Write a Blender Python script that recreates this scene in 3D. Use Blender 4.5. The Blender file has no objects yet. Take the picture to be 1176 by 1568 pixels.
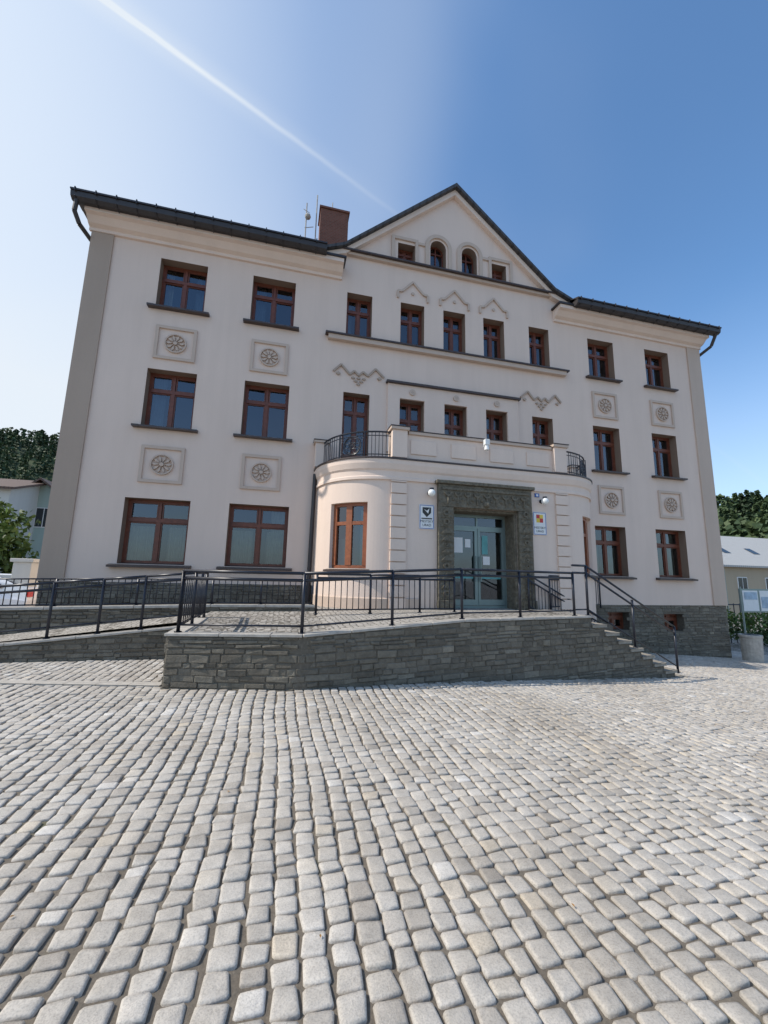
import bpy, math, random
import numpy as np
from mathutils import Vector, Matrix
random.seed(7); rng=np.random.default_rng(7)
S=1.2; ZO=1.34
sc=bpy.context.scene
col=bpy.context.collection
XC=4.457
# ---------------------------------------------------------------- materials
def newmat(name):
    m=bpy.data.materials.new(name); m.use_nodes=True
    nt=m.node_tree; b=nt.nodes['Principled BSDF']
    return m,nt,b
def N(nt,t,**k):
    n=nt.nodes.new(t)
    for a,v in k.items(): setattr(n,a,v)
    return n
def ramp(nt,fac,stops):
    r=N(nt,'ShaderNodeValToRGB')
    el=r.color_ramp.elements
    while len(el)<len(stops): el.new(0.5)
    for e,(p,c) in zip(el,stops):
        e.position=p; e.color=(c[0],c[1],c[2],1)
    nt.links.new(fac,r.inputs[0]); return r.outputs[0]
def noise(nt,scale,detail=4,rough=0.6,vec=None,dist=0):
    n=N(nt,'ShaderNodeTexNoise'); n.inputs['Scale'].default_value=scale; n.inputs['Detail'].default_value=detail
    n.inputs['Roughness'].default_value=rough; n.inputs['Distortion'].default_value=dist
    if vec is not None: nt.links.new(vec,n.inputs['Vector'])
    return n.outputs['Fac']
def pos(nt,sx=1,sy=1,sz=1):
    g=N(nt,'ShaderNodeNewGeometry'); m=N(nt,'ShaderNodeMapping')
    m.inputs['Scale'].default_value=(sx,sy,sz); nt.links.new(g.outputs['Position'],m.inputs[0]); return m.outputs[0]
def mixc(nt,fac,a,b,mode='MIX'):
    m=N(nt,'ShaderNodeMix',data_type='RGBA',blend_type=mode)
    for i,v in ((0,fac),(6,a),(7,b)):
        if isinstance(v,(int,float)): m.inputs[i].default_value=v
        elif isinstance(v,tuple): m.inputs[i].default_value=(*v,1)
        else: nt.links.new(v,m.inputs[i])
    return m.outputs[2]
def bump(nt,b,h,strength=0.3,dist=0.01):
    n=N(nt,'ShaderNodeBump'); n.inputs['Strength'].default_value=strength; n.inputs['Distance'].default_value=dist
    nt.links.new(h,n.inputs['Height']); nt.links.new(n.outputs[0],b.inputs['Normal'])
def plain(name,c,rough=0.6,metal=0,var=0.12,scale=6,bs=0.0,bsc=60):
    m,nt,b=newmat(name)
    p=pos(nt); f=noise(nt,scale,5,0.6,p)
    lo=tuple(x*(1-var) for x in c); hi=tuple(min(1,x*(1+var)) for x in c)
    nt.links.new(ramp(nt,f,[(0.3,lo),(0.7,hi)]),b.inputs['Base Color'])
    b.inputs['Roughness'].default_value=rough; b.inputs['Metallic'].default_value=metal
    if bs: bump(nt,b,noise(nt,bsc,4,0.7,p),bs,0.01)
    return m
def plaster(name,c,dirt=0.34):
    m,nt,b=newmat(name)
    p=pos(nt)
    big=noise(nt,0.35,5,0.6,p); fine=noise(nt,45,3,0.7,p)
    st=noise(nt,1.3,4,0.6,pos(nt,2.2,2.2,0.18))
    c1=ramp(nt,big,[(0.3,tuple(x*0.94 for x in c)),(0.7,c)])
    c2=mixc(nt,dirt,c1,ramp(nt,st,[(0.3,(0.86,0.85,0.84)),(0.6,(1,1,1))]),'MULTIPLY')
    c3=mixc(nt,0.35,c2,ramp(nt,fine,[(0.3,(0.83,0.83,0.83)),(0.7,(1,1,1))]),'MULTIPLY')
    nt.links.new(c3,b.inputs['Base Color']); b.inputs['Roughness'].default_value=0.92
    bump(nt,b,fine,0.4,0.007)
    return m
M_PL=plaster('facade_plaster',(0.76,0.605,0.51))
M_TRIM=plaster('trim_plaster',(0.58,0.455,0.37))
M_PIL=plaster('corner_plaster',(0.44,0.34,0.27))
M_REVSHADE=plaster('reveal_painted_shade',(0.25,0.175,0.13))  # plaster darkened to brown: shade of jambs and heads painted into the colour
M_BAY=plaster('bay_plaster',(0.79,0.635,0.535))
M_DARK=plain('dark_sheet_metal',(0.045,0.04,0.042),0.45,0.3)
M_SILL=plain('brown_sill_metal',(0.07,0.05,0.045),0.4,0.2)
M_FRAME=plain('red_brown_wood',(0.15,0.043,0.022),0.4,0,0.25,12)
M_FRAME2=plain('orange_brown_wood',(0.27,0.085,0.035),0.4,0,0.2,12)
M_RAIL=plain('rail_paint',(0.018,0.02,0.03),0.35,0.1)
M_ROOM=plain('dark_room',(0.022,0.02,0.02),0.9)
M_HALL=plain('entrance_hall',(0.06,0.12,0.11),0.8,0,0.5,1.5)
M_CURT=plain('curtain_cloth',(0.55,0.5,0.42),0.9)
M_CURTB=plain('curtain_blue',(0.22,0.28,0.4),0.9)
M_WHITE=plain('white_paint',(0.75,0.75,0.74),0.5,0,0.05)
M_CONC=plain('pale_concrete',(0.40,0.37,0.33),0.85,0,0.2,9,0.4)
M_ALU=plain('door_aluminium',(0.22,0.28,0.27),0.35,0.4,0.05)
M_TEAL=plain('teal_film',(0.10,0.33,0.33),0.4)
M_BLUE=plain('sign_blue',(0.02,0.08,0.35),0.4)
M_PBLUE=plain('poster_pale_blue',(0.35,0.45,0.55),0.5,0,0.3,3)
M_RED=plain('sign_red',(0.5,0.03,0.03),0.4)
M_YEL=plain('sign_yellow',(0.7,0.5,0.05),0.4)
M_BLACK=plain('sign_black',(0.02,0.02,0.02),0.4)
M_RUB=plain('rubber',(0.02,0.02,0.02),0.8)
M_CAR=plain('car_paint',(0.75,0.76,0.78),0.2,0.1,0.02)
M_BARK=plain('bark',(0.10,0.075,0.05),0.95,0,0.3,10,0.5)
def glassmat():
    m,nt,b=newmat('window_glass'); nt.nodes.remove(b)
    o=nt.nodes['Material Output']
    tr=N(nt,'ShaderNodeBsdfTransparent'); tr.inputs[0].default_value=(0.55,0.62,0.62,1)
    gl=N(nt,'ShaderNodeBsdfGlossy'); gl.inputs['Roughness'].default_value=0.015; gl.inputs['Color'].default_value=(0.85,0.9,1,1)
    fr=N(nt,'ShaderNodeFresnel'); fr.inputs['IOR'].default_value=2.1
    bp=N(nt,'ShaderNodeBump'); bp.inputs['Strength'].default_value=0.12; bp.inputs['Distance'].default_value=0.02
    nt.links.new(noise(nt,1.7,2,0.5,pos(nt)),bp.inputs['Height'])
    nt.links.new(bp.outputs[0],gl.inputs['Normal']); 
    mx=N(nt,'ShaderNodeMixShader'); nt.links.new(fr.outputs[0],mx.inputs[0]); nt.links.new(tr.outputs[0],mx.inputs[1]); nt.links.new(gl.outputs[0],mx.inputs[2])
    nt.links.new(mx.outputs[0],o.inputs[0]); return m
M_GLASS=glassmat()
def rndmat(name,stops,rough=0.85,nsc=25,namt=0.5,bsc=40,bs=0.5,bd=0.01,spec=None,big=None):
    m,nt,b=newmat(name); a=N(nt,'ShaderNodeAttribute'); a.attribute_name='rnd'
    p=pos(nt); c=ramp(nt,a.outputs['Fac'],stops)
    f=noise(nt,nsc,6,0.7,p)
    c=mixc(nt,namt,c,ramp(nt,f,[(0.3,(0.55,0.55,0.55)),(0.65,(1.25,1.25,1.25))]),'MULTIPLY')
    if spec: 
        f2=noise(nt,spec,2,0.5,p); c=mixc(nt,0.5,c,ramp(nt,f2,[(0.35,(0.62,0.61,0.60)),(0.5,(1,1,1)),(0.7,(1.15,1.14,1.12))]),'MULTIPLY')
    if big:
        f3=noise(nt,big,4,0.6,p); c=mixc(nt,0.8,c,ramp(nt,f3,[(0.32,(0.82,0.79,0.75)),(0.6,(1.04,1.04,1.04))]),'MULTIPLY')
    nt.links.new(c,b.inputs['Base Color']); b.inputs['Roughness'].default_value=rough
    bump(nt,b,noise(nt,bsc,6,0.75,p),bs,bd); return m
M_COB=rndmat('granite_setts',[(0,(0.37,0.335,0.295)),(0.35,(0.44,0.405,0.36)),(0.8,(0.50,0.465,0.42)),(0.93,(0.50,0.44,0.36)),(1,(0.57,0.54,0.50))],0.72,9,0.4,60,0.6,0.008,140,0.7)
M_STONE=rndmat('slate_stone',[(0,(0.13,0.114,0.09)),(0.4,(0.172,0.152,0.12)),(0.8,(0.21,0.187,0.148)),(1,(0.265,0.235,0.185))],0.85,11,0.6,30,0.9,0.025,None,1.2)
M_MORT=plain('dark_mortar',(0.125,0.108,0.085),0.95,0,0.3,20,0.5)
def bedmat():
    m,nt,b=newmat('joint_sand'); p=pos(nt)
    f=noise(nt,1.1,5,0.65,p); f2=noise(nt,60,4,0.7,p)
    c=ramp(nt,f,[(0.35,(0.12,0.10,0.078)),(0.6,(0.165,0.14,0.11)),(0.72,(0.10,0.105,0.05))])
    c=mixc(nt,0.6,c,ramp(nt,f2,[(0.3,(0.5,0.5,0.5)),(0.7,(1.3,1.3,1.3))]),'MULTIPLY')
    nt.links.new(c,b.inputs['Base Color']); b.inputs['Roughness'].default_value=0.95
    bump(nt,b,f2,0.6,0.01); return m
M_BED=bedmat()
def settmat(name,lo,hi,joint,scale):
    m,nt,b=newmat(name); p=pos(nt)
    v=N(nt,'ShaderNodeTexVoronoi',feature='DISTANCE_TO_EDGE'); v.inputs['Scale'].default_value=scale; v.inputs['Randomness'].default_value=0.45; nt.links.new(p,v.inputs['Vector'])
    v2=N(nt,'ShaderNodeTexVoronoi'); v2.inputs['Scale'].default_value=scale; v2.inputs['Randomness'].default_value=0.45; nt.links.new(p,v2.inputs['Vector'])
    s=N(nt,'ShaderNodeSeparateColor'); nt.links.new(v2.outputs['Color'],s.inputs[0])
    c=ramp(nt,s.outputs[0],[(0,lo),(1,hi)])
    e=ramp(nt,v.outputs['Distance'],[(0.03,(0,0,0)),(0.12,(1,1,1))])
    nt.links.new(mixc(nt,e,joint,c),b.inputs['Base Color']); b.inputs['Roughness'].default_value=0.85
    bump(nt,b,e,0.6,0.02); return m
M_SETT=settmat('terrace_setts',(0.32,0.295,0.26),(0.46,0.425,0.38),(0.12,0.105,0.085),9)
M_GROUND=settmat('square_paving',(0.30,0.28,0.25),(0.42,0.39,0.36),(0.13,0.12,0.10),8)
def brickmat():
    m,nt,b=newmat('chimney_brick'); t=N(nt,'ShaderNodeTexBrick'); t.inputs['Color1'].default_value=(0.15,0.05,0.03,1);t.inputs['Color2'].default_value=(0.20,0.07,0.045,1);t.inputs['Mortar'].default_value=(0.15,0.12,0.10,1)
    t.inputs['Scale'].default_value=4; mp=N(nt,'ShaderNodeMapping'); mp.inputs['Rotation'].default_value=(math.radians(90),0,0)
    g=N(nt,'ShaderNodeNewGeometry'); nt.links.new(g.outputs['Position'],mp.inputs[0]); nt.links.new(mp.outputs[0],t.inputs['Vector'])
    nt.links.new(t.outputs['Color'],b.inputs['Base Color']); b.inputs['Roughness'].default_value=0.9; return m
M_BRICK=brickmat()
def roofmat(name,c):
    m,nt,b=newmat(name); w=N(nt,'ShaderNodeTexWave',bands_direction='X'); w.inputs['Scale'].default_value=1.2; nt.links.new(pos(nt),w.inputs['Vector'])
    nt.links.new(ramp(nt,w.outputs['Fac'],[(0.1,tuple(x*0.6 for x in c)),(0.3,c)]),b.inputs['Base Color']); b.inputs['Roughness'].default_value=0.6
    bump(nt,b,w.outputs['Fac'],0.4,0.03); return m
M_ROOF=roofmat('roof_slate',(0.06,0.055,0.055))
M_ROOFB=roofmat('roof_brown',(0.11,0.06,0.04)); M_ROOFG=roofmat('roof_grey',(0.45,0.44,0.42))
def carved():
    m,nt,b=newmat('carved_stone'); p=pos(nt)
    f=noise(nt,9,6,0.75,p); v=N(nt,'ShaderNodeTexVoronoi'); v.inputs['Scale'].default_value=11; nt.links.new(p,v.inputs['Vector'])
    nt.links.new(ramp(nt,f,[(0.3,(0.085,0.072,0.052)),(0.55,(0.155,0.135,0.10)),(0.75,(0.23,0.205,0.16))]),b.inputs['Base Color']); b.inputs['Roughness'].default_value=0.9
    bump(nt,b,v.outputs['Distance'],0.7,0.04); return m
M_CARV=carved()
M_LEAF=rndmat('broadleaf_foliage',[(0,(0.035,0.07,0.014)),(0.6,(0.07,0.125,0.022)),(1,(0.13,0.20,0.035))],0.6,3,0.3,5,0.1)
M_CONI=rndmat('forest_foliage',[(0,(0.02,0.042,0.018)),(0.6,(0.042,0.075,0.028)),(1,(0.08,0.115,0.04))],0.7,0.3,0.5,1,0.1)
M_HILL=plain('hill_grass',(0.035,0.055,0.02),0.95,0,0.4,0.1)
M_DRY=plain('dry_leaf',(0.28,0.15,0.045),0.8,0,0.4,30)
# ---------------------------------------------------------------- mesh builder
class B:
    def __init__(s): s.v=[];s.f=[];s.r=[];s.cur=0.5
    def add(s,vs,fs,r=None):
        o=len(s.v); s.v+=[tuple(p) for p in vs]; s.f+=[tuple(i+o for i in f) for f in fs]
        s.r+=[s.cur if r is None else r]*len(vs)
    def box(s,x0,x1,y0,y1,z0,z1):
        s.add([(x0,y0,z0),(x1,y0,z0),(x1,y1,z0),(x0,y1,z0),(x0,y0,z1),(x1,y0,z1),(x1,y1,z1),(x0,y1,z1)],
              [(0,3,2,1),(4,5,6,7),(0,1,5,4),(1,2,6,5),(2,3,7,6),(3,0,4,7)])
    def prism(s,poly,y0,y1):
        n=len(poly); s.add([(x,y0,z) for x,z in poly]+[(x,y1,z) for x,z in poly],
          [tuple(range(n)),tuple(range(2*n-1,n-1,-1))]+[(i,(i+1)%n,(i+1)%n+n,i+n) for i in range(n)])
    def prismx(s,poly,x0,x1):
        n=len(poly); s.add([(x0,y,z) for y,z in poly]+[(x1,y,z) for y,z in poly],
          [tuple(range(n)),tuple(range(2*n-1,n-1,-1))]+[(i,(i+1)%n,(i+1)%n+n,i+n) for i in range(n)])
    def prismz(s,poly,z0,z1):
        n=len(poly); s.add([(x,y,z0) for x,y in poly]+[(x,y,z1) for x,y in poly],
          [tuple(range(n)),tuple(range(2*n-1,n-1,-1))]+[(i,(i+1)%n,(i+1)%n+n,i+n) for i in range(n)])
    def cyl(s,a,b,r,n=6,r2=None):
        a=Vector(a);b=Vector(b);d=(b-a).normalized(); r2=r if r2 is None else r2
        u=d.orthogonal().normalized();w=d.cross(u)
        vs=[];
        for c,rr in((a,r),(b,r2)):
            for i in range(n):
                t=2*math.pi*i/n; vs.append(c+(u*math.cos(t)+w*math.sin(t))*rr)
        s.add(vs,[(i,(i+1)%n,(i+1)%n+n,i+n) for i in range(n)]+[tuple(range(n-1,-1,-1)),tuple(range(n,2*n))])
    def tube(s,pts,r,n=6):
        for a,b in zip(pts,pts[1:]): s.cyl(a,b,r,n)
    def ring(s,cx,cz,r0,r1,y0,y1,n=28,a0=0,a1=2*math.pi):
        vs=[];fs=[];closed=abs(a1-a0-2*math.pi)<1e-6
        m=n if closed else n+1
        for i in range(m):
            t=a0+(a1-a0)*i/n; c,si=math.cos(t),math.sin(t)
            vs+=[(cx+r0*c,y0,cz+r0*si),(cx+r1*c,y0,cz+r1*si),(cx+r1*c,y1,cz+r1*si),(cx+r0*c,y1,cz+r0*si)]
        for i in range(n):
            j=(i+1)%m
            for k in range(4):
                l=(k+1)%4; fs.append((4*i+k,4*i+l,4*j+l,4*j+k))
        s.add(vs,fs)
    def sphere(s,c,r,n=12,m=8,sz=1):
        vs=[];fs=[]
        for j in range(m+1):
            ph=math.pi*j/m
            for i in range(n):
                t=2*math.pi*i/n; vs.append((c[0]+r*math.sin(ph)*math.cos(t),c[1]+r*math.sin(ph)*math.sin(t),c[2]+r*sz*math.cos(ph)))
        for j in range(m):
            for i in range(n): fs.append((j*n+i,j*n+(i+1)%n,(j+1)*n+(i+1)%n,(j+1)*n+i))
        s.add(vs,fs)
    def beam(s,p,q,w,y0,y1):
        p=Vector((p[0],p[1]));q=Vector((q[0],q[1]));d=(q-p).normalized();nn=Vector((-d.y,d.x))*w/2
        s.prism([tuple(p-nn),tuple(q-nn),tuple(q+nn),tuple(p+nn)],y0,y1)
def rawmesh(name,V,F,mat,parent=None,rnd=None,smooth=False):
    me=bpy.data.meshes.new(name)
    V=np.asarray(V,dtype=np.float64).reshape(-1,3).copy()
    V[:,2]+=ZO; V*=S
    me.from_pydata(V.tolist(),[],F); 
    if rnd is not None:
        a=me.attributes.new('rnd','FLOAT','POINT'); a.data.foreach_set('value',np.asarray(rnd,dtype=np.float32))
    me.materials.append(mat)
    if smooth: me.polygons.foreach_set('use_smooth',[True]*len(me.polygons))
    me.update()
    o=bpy.data.objects.new(name,me); col.objects.link(o)
    if parent: o.parent=parent
    return o
def emit(b,name,mat,parent=None,smooth=False,bevel=0):
    o=rawmesh(name,b.v,b.f,mat,parent,b.r,smooth)
    if bevel:
        md=o.modifiers.new('bev','BEVEL'); md.width=bevel; md.segments=1; md.limit_method='ANGLE'
    return o
def empty(name):
    e=bpy.data.objects.new(name,None); col.objects.link(e); return e
def gz(x): # ground height
    x=np.asarray(x,dtype=float); x=np.minimum(x,17+0*x)
    return -1.34-0.07*0.7*np.log1p(np.exp(np.clip((x-1)/0.7,-30,30)))
# ---------------------------------------------------------------- TOWN HALL
TH=empty('town_hall')
WL,WR=-4.93,13.62
RD=.27; YW=10+RD
holes=[];wins=[]
def W(x0,x1,z0,z1,kind): holes.append((x0,x1,z0,z1)); wins.append((x0,x1,z0,z1,kind))
for cx in(-2.865,-0.665,9.55,11.79):
    w=0.545 if cx<4 else 0.49
    W(cx-w,cx+w,3.38,4.80,'n'); W(cx-w,cx+w,6.43,7.75,'n')
W(-3.54,-2.18,.18,1.66,'g');W(-1.33,.05,.18,1.66,'g');W(8.90,9.99,.18,1.66,'g');W(11.12,12.28,.18,1.66,'g')
CW=[(1.27,1.98),(2.81,3.52),(4.11,4.80),(5.39,6.08),(6.93,7.63)]
for i,(a,b_) in enumerate(CW):
    W(a,b_,6.45,7.78,'n')
    if i in(0,4): W(a,b_,2.66,4.84,'d')
    else: W(a,b_,3.2,4.84,'n')
holes2=holes+[(9.15,9.9,-1.35,-.85),(11.15,11.9,-1.4,-.9)]
def gridwall(b,x0,x1,z0,z1,y,hs,xs=(),zs=()):
    X=sorted({x0,x1,*[h for q in hs for h in q[:2] if x0<h<x1],*xs}); Z=sorted({z0,z1,*[h for q in hs for h in q[2:4] if z0<h<z1],*zs})
    for i in range(len(X)-1):
        for j in range(len(Z)-1):
            mx=(X[i]+X[i+1])/2;mz=(Z[j]+Z[j+1])/2
            if any(h[0]<mx<h[1] and h[2]<mz<h[3] for h in hs): continue
            b.add([(X[i],y,Z[j]),(X[i+1],y,Z[j]),(X[i+1],y,Z[j+1]),(X[i],y,Z[j+1])],[(0,1,2,3)])
def reveal(b,x0,x1,z0,z1,y0,y1):
    b.add([(x0,y0,z0),(x0,y1,z0),(x0,y1,z1),(x0,y0,z1)],[(0,1,2,3)])
    b.add([(x1,y0,z0),(x1,y1,z0),(x1,y1,z1),(x1,y0,z1)],[(3,2,1,0)])
    b.add([(x0,y0,z1),(x1,y0,z1),(x1,y1,z1),(x0,y1,z1)],[(3,2,1,0)])
    b.add([(x0,y0,z0),(x1,y0,z0),(x1,y1,z0),(x0,y1,z0)],[(0,1,2,3)])
b=B();rv=B()
gridwall(b,WL,0.9,-.22,8.6,10,holes); gridwall(b,0.9,8.0,-.66,8.6,10,holes); gridwall(b,8.0,WR,-.64,8.6,10,holes)
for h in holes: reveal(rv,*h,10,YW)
D1=19.4
b.add([(WL,10,-2.6),(WL,D1,-2.6),(WL,D1,8.6),(WL,10,8.6)],[(0,1,2,3)])
b.add([(WR,10,-2.6),(WR,D1,-2.6),(WR,D1,8.6),(WR,10,8.6)],[(3,2,1,0)])
b.add([(WL,D1,-2.6),(WR,D1,-2.6),(WR,D1,8.6),(WL,D1,8.6)],[(3,2,1,0)])
def rl(x):
    d=abs(x-XC)
    if d<3.35: return 11.84-(11.84-8.98)*d/3.35
    return 8.98-(d-3.35)*0.35
GW=[(2.70,3.22,9.12,9.70,0),(3.70,4.20,9.12,9.80,1),(4.714,5.214,9.12,9.80,1),(5.69,6.21,9.12,9.70,0)]
def otop(g,x):
    if not g[4]: return g[3]
    c=(g[0]+g[1])/2;r=(g[1]-g[0])/2; return g[3]+math.sqrt(max(0,r*r-(x-c)**2))
xs=sorted({round(v,4) for v in list(np.linspace(0.75,8.16,120))+[g[k] for g in GW for k in(0,1)]+[XC]})
for a,c in zip(xs,xs[1:]):
    mid=(a+c)/2; g=[g for g in GW if g[0]<mid<g[1]]
    def quad(za,zc,ta,tc): b.add([(a,10,za),(c,10,zc),(c,10,tc),(a,10,ta)],[(0,1,2,3)])
    if g: quad(8.6,8.6,g[0][2],g[0][2]); quad(otop(g[0],a),otop(g[0],c),rl(a),rl(c))
    else: quad(8.6,8.6,rl(a),rl(c))
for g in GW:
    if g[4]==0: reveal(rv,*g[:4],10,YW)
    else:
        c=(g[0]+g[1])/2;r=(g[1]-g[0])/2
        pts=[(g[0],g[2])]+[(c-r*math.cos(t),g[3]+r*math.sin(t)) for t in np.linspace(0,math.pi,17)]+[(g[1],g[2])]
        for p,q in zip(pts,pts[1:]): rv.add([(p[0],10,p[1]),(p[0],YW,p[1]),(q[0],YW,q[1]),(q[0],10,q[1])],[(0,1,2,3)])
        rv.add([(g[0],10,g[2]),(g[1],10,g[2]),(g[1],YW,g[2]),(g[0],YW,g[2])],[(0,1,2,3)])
emit(b,'walls',M_PL,TH);emit(rv,'window_reveals',M_REVSHADE,TH)
b=B();bs=B()
def stones(bs,path,ztop,zbot,seed,dark=0,out=0.02,holes=()):
    r=random.Random(seed)
    L=[0]
    for p,q in zip(path,path[1:]): L.append(L[-1]+math.dist(p,q))
    def at(s_):
        for i in range(len(path)-1):
            if s_<=L[i+1]+1e-9 or i==len(path)-2:
                t=(s_-L[i])/(L[i+1]-L[i]); p,q=path[i],path[i+1]
                dx,dy=(q[0]-p[0])/(L[i+1]-L[i]),(q[1]-p[1])/(L[i+1]-L[i])
                return (p[0]+(q[0]-p[0])*t,p[1]+(q[1]-p[1])*t),(dy,-dx)
    zmin=min(zbot(s_) for s_ in np.linspace(0,L[-1],20)); z=max(ztop(s_) for s_ in np.linspace(0,L[-1],60))
    while z>zmin-0.05:
        h=r.choice([.04,.05,.065,.08,.1]); s_=-r.random()*.2
        while s_<L[-1]:
            w=r.uniform(.08,.34)*(1 if h>.05 else 1.2); a=max(0,s_)+.003;c=min(L[-1],s_+w)-.003; s_+=w
            if c-a<.03: continue
            jz=r.uniform(-.01,.01)
            za=z-h+.004+jz; zb=z-.004+jz
            tt=min(ztop(a+.001),ztop(c-.001)); zb=min(zb,tt-.004)
            if zb-za<.015 or zb<zbot((a+c)/2)-.08: continue
            (pa,na),(pc,nc)=at(a),at(c)
            if any(H[0]<(pa[0]+pc[0])/2<H[1] and H[2]<(za+zb)/2<H[3] for H in holes): continue
            o=out*r.uniform(.3,1.3); i=.007
            def P(p,n,o_,z_): return (p[0]+n[0]*o_,p[1]+n[1]*o_,z_)
            def lerp(p,q,t): return (p[0]+(q[0]-p[0])*t,p[1]+(q[1]-p[1])*t)
            e=min(.3,i/(c-a)*r.uniform(.5,2.5)); p1=lerp(pa,pc,e);p2=lerp(pa,pc,1-e)
            j=lambda: r.uniform(-.006,.006)
            tl=r.uniform(-.010,.010)
            vs=[P(pa,na,0,za),P(pc,nc,0,za+tl),P(pc,nc,0,zb+tl),P(pa,na,0,zb),
                P(p1,na,o+j(),za+i+j()),P(p2,nc,o+j(),za+tl+i+j()),P(p2,nc,o+j(),zb+tl-i+j()),P(p1,na,o+j(),zb-i+j())]
            bs.add(vs,[(4,5,6,7),(0,1,5,4),(1,2,6,5),(2,3,7,6),(3,0,4,7)],min(1,max(0,r.gauss(.45,.25))))
        z-=h
gridwall(b,WL,0.9,-2.6,-.22,10.0,[]); gridwall(b,0.9,8.0,-2.6,-.66,10.0,[]); gridwall(b,8.0,WR,-2.6,-.64,10.0,holes2)
for h in holes2[-2:]: reveal(b,*h,10.0,YW)
stones(bs,[(WL,10),(0.75,10)],lambda s:-.22,lambda s:-1.4,3)
stones(bs,[(8.1,10),(WR,10)],lambda s:-.64,lambda s:gz(8.1+s)-.05,4,holes=[(9.1,9.95,-1.4,-.8),(11.1,11.95,-1.45,-.85)])
emit(b,'plinth_mortar',M_MORT,TH); emit(bs,'plinth_stones',M_STONE,TH)
b=B()
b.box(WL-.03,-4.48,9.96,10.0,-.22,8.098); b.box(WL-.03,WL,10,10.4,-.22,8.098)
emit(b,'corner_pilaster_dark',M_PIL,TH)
b=B(); b.box(13.10,WR+.03,9.96,10.0,-.64,8.098); b.box(WR,WR+.03,10,10.4,-.64,8.098)
emit(b,'corner_pilaster_light',M_TRIM,TH)
# windows
fr=B();gl=B();room=B();hall=B();cu=B();cub=B();sill=B()
def window(x0,x1,z0,z1,kind,y=YW,fb=fr):
    t=.055; 
    fb.box(x0,x0+t,y-.03,y+.05,z0,z1);fb.box(x1-t,x1,y-.03,y+.05,z0,z1)
    fb.box(x0+t,x1-t,y-.03,y+.05,z1-t,z1);fb.box(x0+t,x1-t,y-.03,y+.05,z0,z0+t)
    zt=z0+(z1-z0)*(.68 if kind!='d' else .78); xm=(x0+x1)/2
    fb.box(x0+t,x1-t,y-.045,y+.05,zt-.04,zt+.04)
    fb.box(xm-.04,xm+.04,y-.04,y+.048,z0+t,zt-.04); fb.box(xm-.03,xm+.03,y-.035,y+.048,zt+.04,z1-t)
    s_=.03
    for a,c in((x0+t,xm-.04),(xm+.04,x1-t)):
        for p,q in((z0+t,zt-.04),(zt+.04,z1-t)):
            fb.box(a,a+s_,y-.015,y+.03,p,q);fb.box(c-s_,c,y-.015,y+.03,p,q);fb.box(a+s_,c-s_,y-.015,y+.03,q-s_,q);fb.box(a+s_,c-s_,y-.015,y+.03,p,p+s_)
            tw=random.uniform(-.006,.006); tv=random.uniform(-.006,.006)
            gl.add([(a+s_,y+.01+tw,p+s_),(c-s_,y+.01-tw,p+s_),(c-s_,y+.01-tw+tv,q-s_),(a+s_,y+.01+tw+tv,q-s_)],[(0,1,2,3)])
    if kind=='d': fb.box(x0+t,x1-t,y-.012,y+.028,z0+t,z0+.55)
    e=.3;Y=y+.06;Y1=y+.9
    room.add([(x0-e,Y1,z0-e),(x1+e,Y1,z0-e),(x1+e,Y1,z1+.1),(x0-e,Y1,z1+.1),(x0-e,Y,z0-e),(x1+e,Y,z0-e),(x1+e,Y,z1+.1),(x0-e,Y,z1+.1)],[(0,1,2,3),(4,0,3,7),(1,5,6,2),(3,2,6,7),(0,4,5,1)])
def curtain(b,x0,x1,z0,z1,y,amp=.02,n=24):
    vs=[];fs=[]
    for i in range(n+1):
        x=x0+(x1-x0)*i/n; yy=y+amp*math.sin(i*1.9)+random.uniform(-.006,.006); vs+=[(x,yy,z0),(x,yy,z1)]
    for i in range(n): fs.append((2*i,2*i+2,2*i+3,2*i+1))
    b.add(vs,fs)
for i,(x0,x1,z0,z1,k) in enumerate(wins):
    window(x0,x1,z0,z1,k)
    w=x1-x0
    if k=='g' :
        curtain(cu,x0+.05,x0+w*.40,z0,z0+(z1-z0)*.60,YW+.16); curtain(cu,x1-w*.36,x1-.05,z0,z0+(z1-z0)*.6,YW+.16)
        if i%2: curtain(cu,x1-w*.3,x1-.05,z0+(z1-z0)*.6,z1,YW+.16,n=10)
    elif k=='n' and i%3==0: curtain(cub,x0+.04,x0+w*.3,z0,z1,YW+.2,.02,10)
    elif k=='n' and i%3==1: curtain(cub,x1-w*.3,x1-.04,z0,z1,YW+.2,.02,10); curtain(cu,x0+.04,x0+w*.2,z0,z1,YW+.2,.02,8)
for g in GW: 
    if g[4]==0: window(*g[:4],'n')
    else:
        c=(g[0]+g[1])/2;r=(g[1]-g[0])/2
        Y=YW
        fr.box(g[0],g[0]+.04,Y-.03,Y+.05,g[2],g[3]);fr.box(g[1]-.04,g[1],Y-.03,Y+.05,g[2],g[3]);fr.box(g[0],g[1],Y-.035,Y+.05,g[2]-.01,g[2]+.05)
        fr.ring(c,g[3],r-.045,r+.01,Y-.03,Y+.05,16,0,math.pi); fr.box(c-.02,c+.02,Y-.03,Y+.04,g[2]+.05,g[3]+r-.05); fr.box(g[0]+.04,g[1]-.04,Y-.025,Y+.045,g[3]-.02,g[3]+.02)
        pts=[(g[0],g[2])]+[(c-r*math.cos(t),g[3]+r*math.sin(t)) for t in np.linspace(0,math.pi,17)]+[(g[1],g[2])]
        gl.add([(p,Y+.01,q) for p,q in pts],[tuple(range(len(pts)))[::-1]])
        room.add([(p,Y+.5,q) for p,q in pts],[tuple(range(len(pts)))[::-1]])
for h in holes2[-2:]: window(*h,'n')
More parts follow.
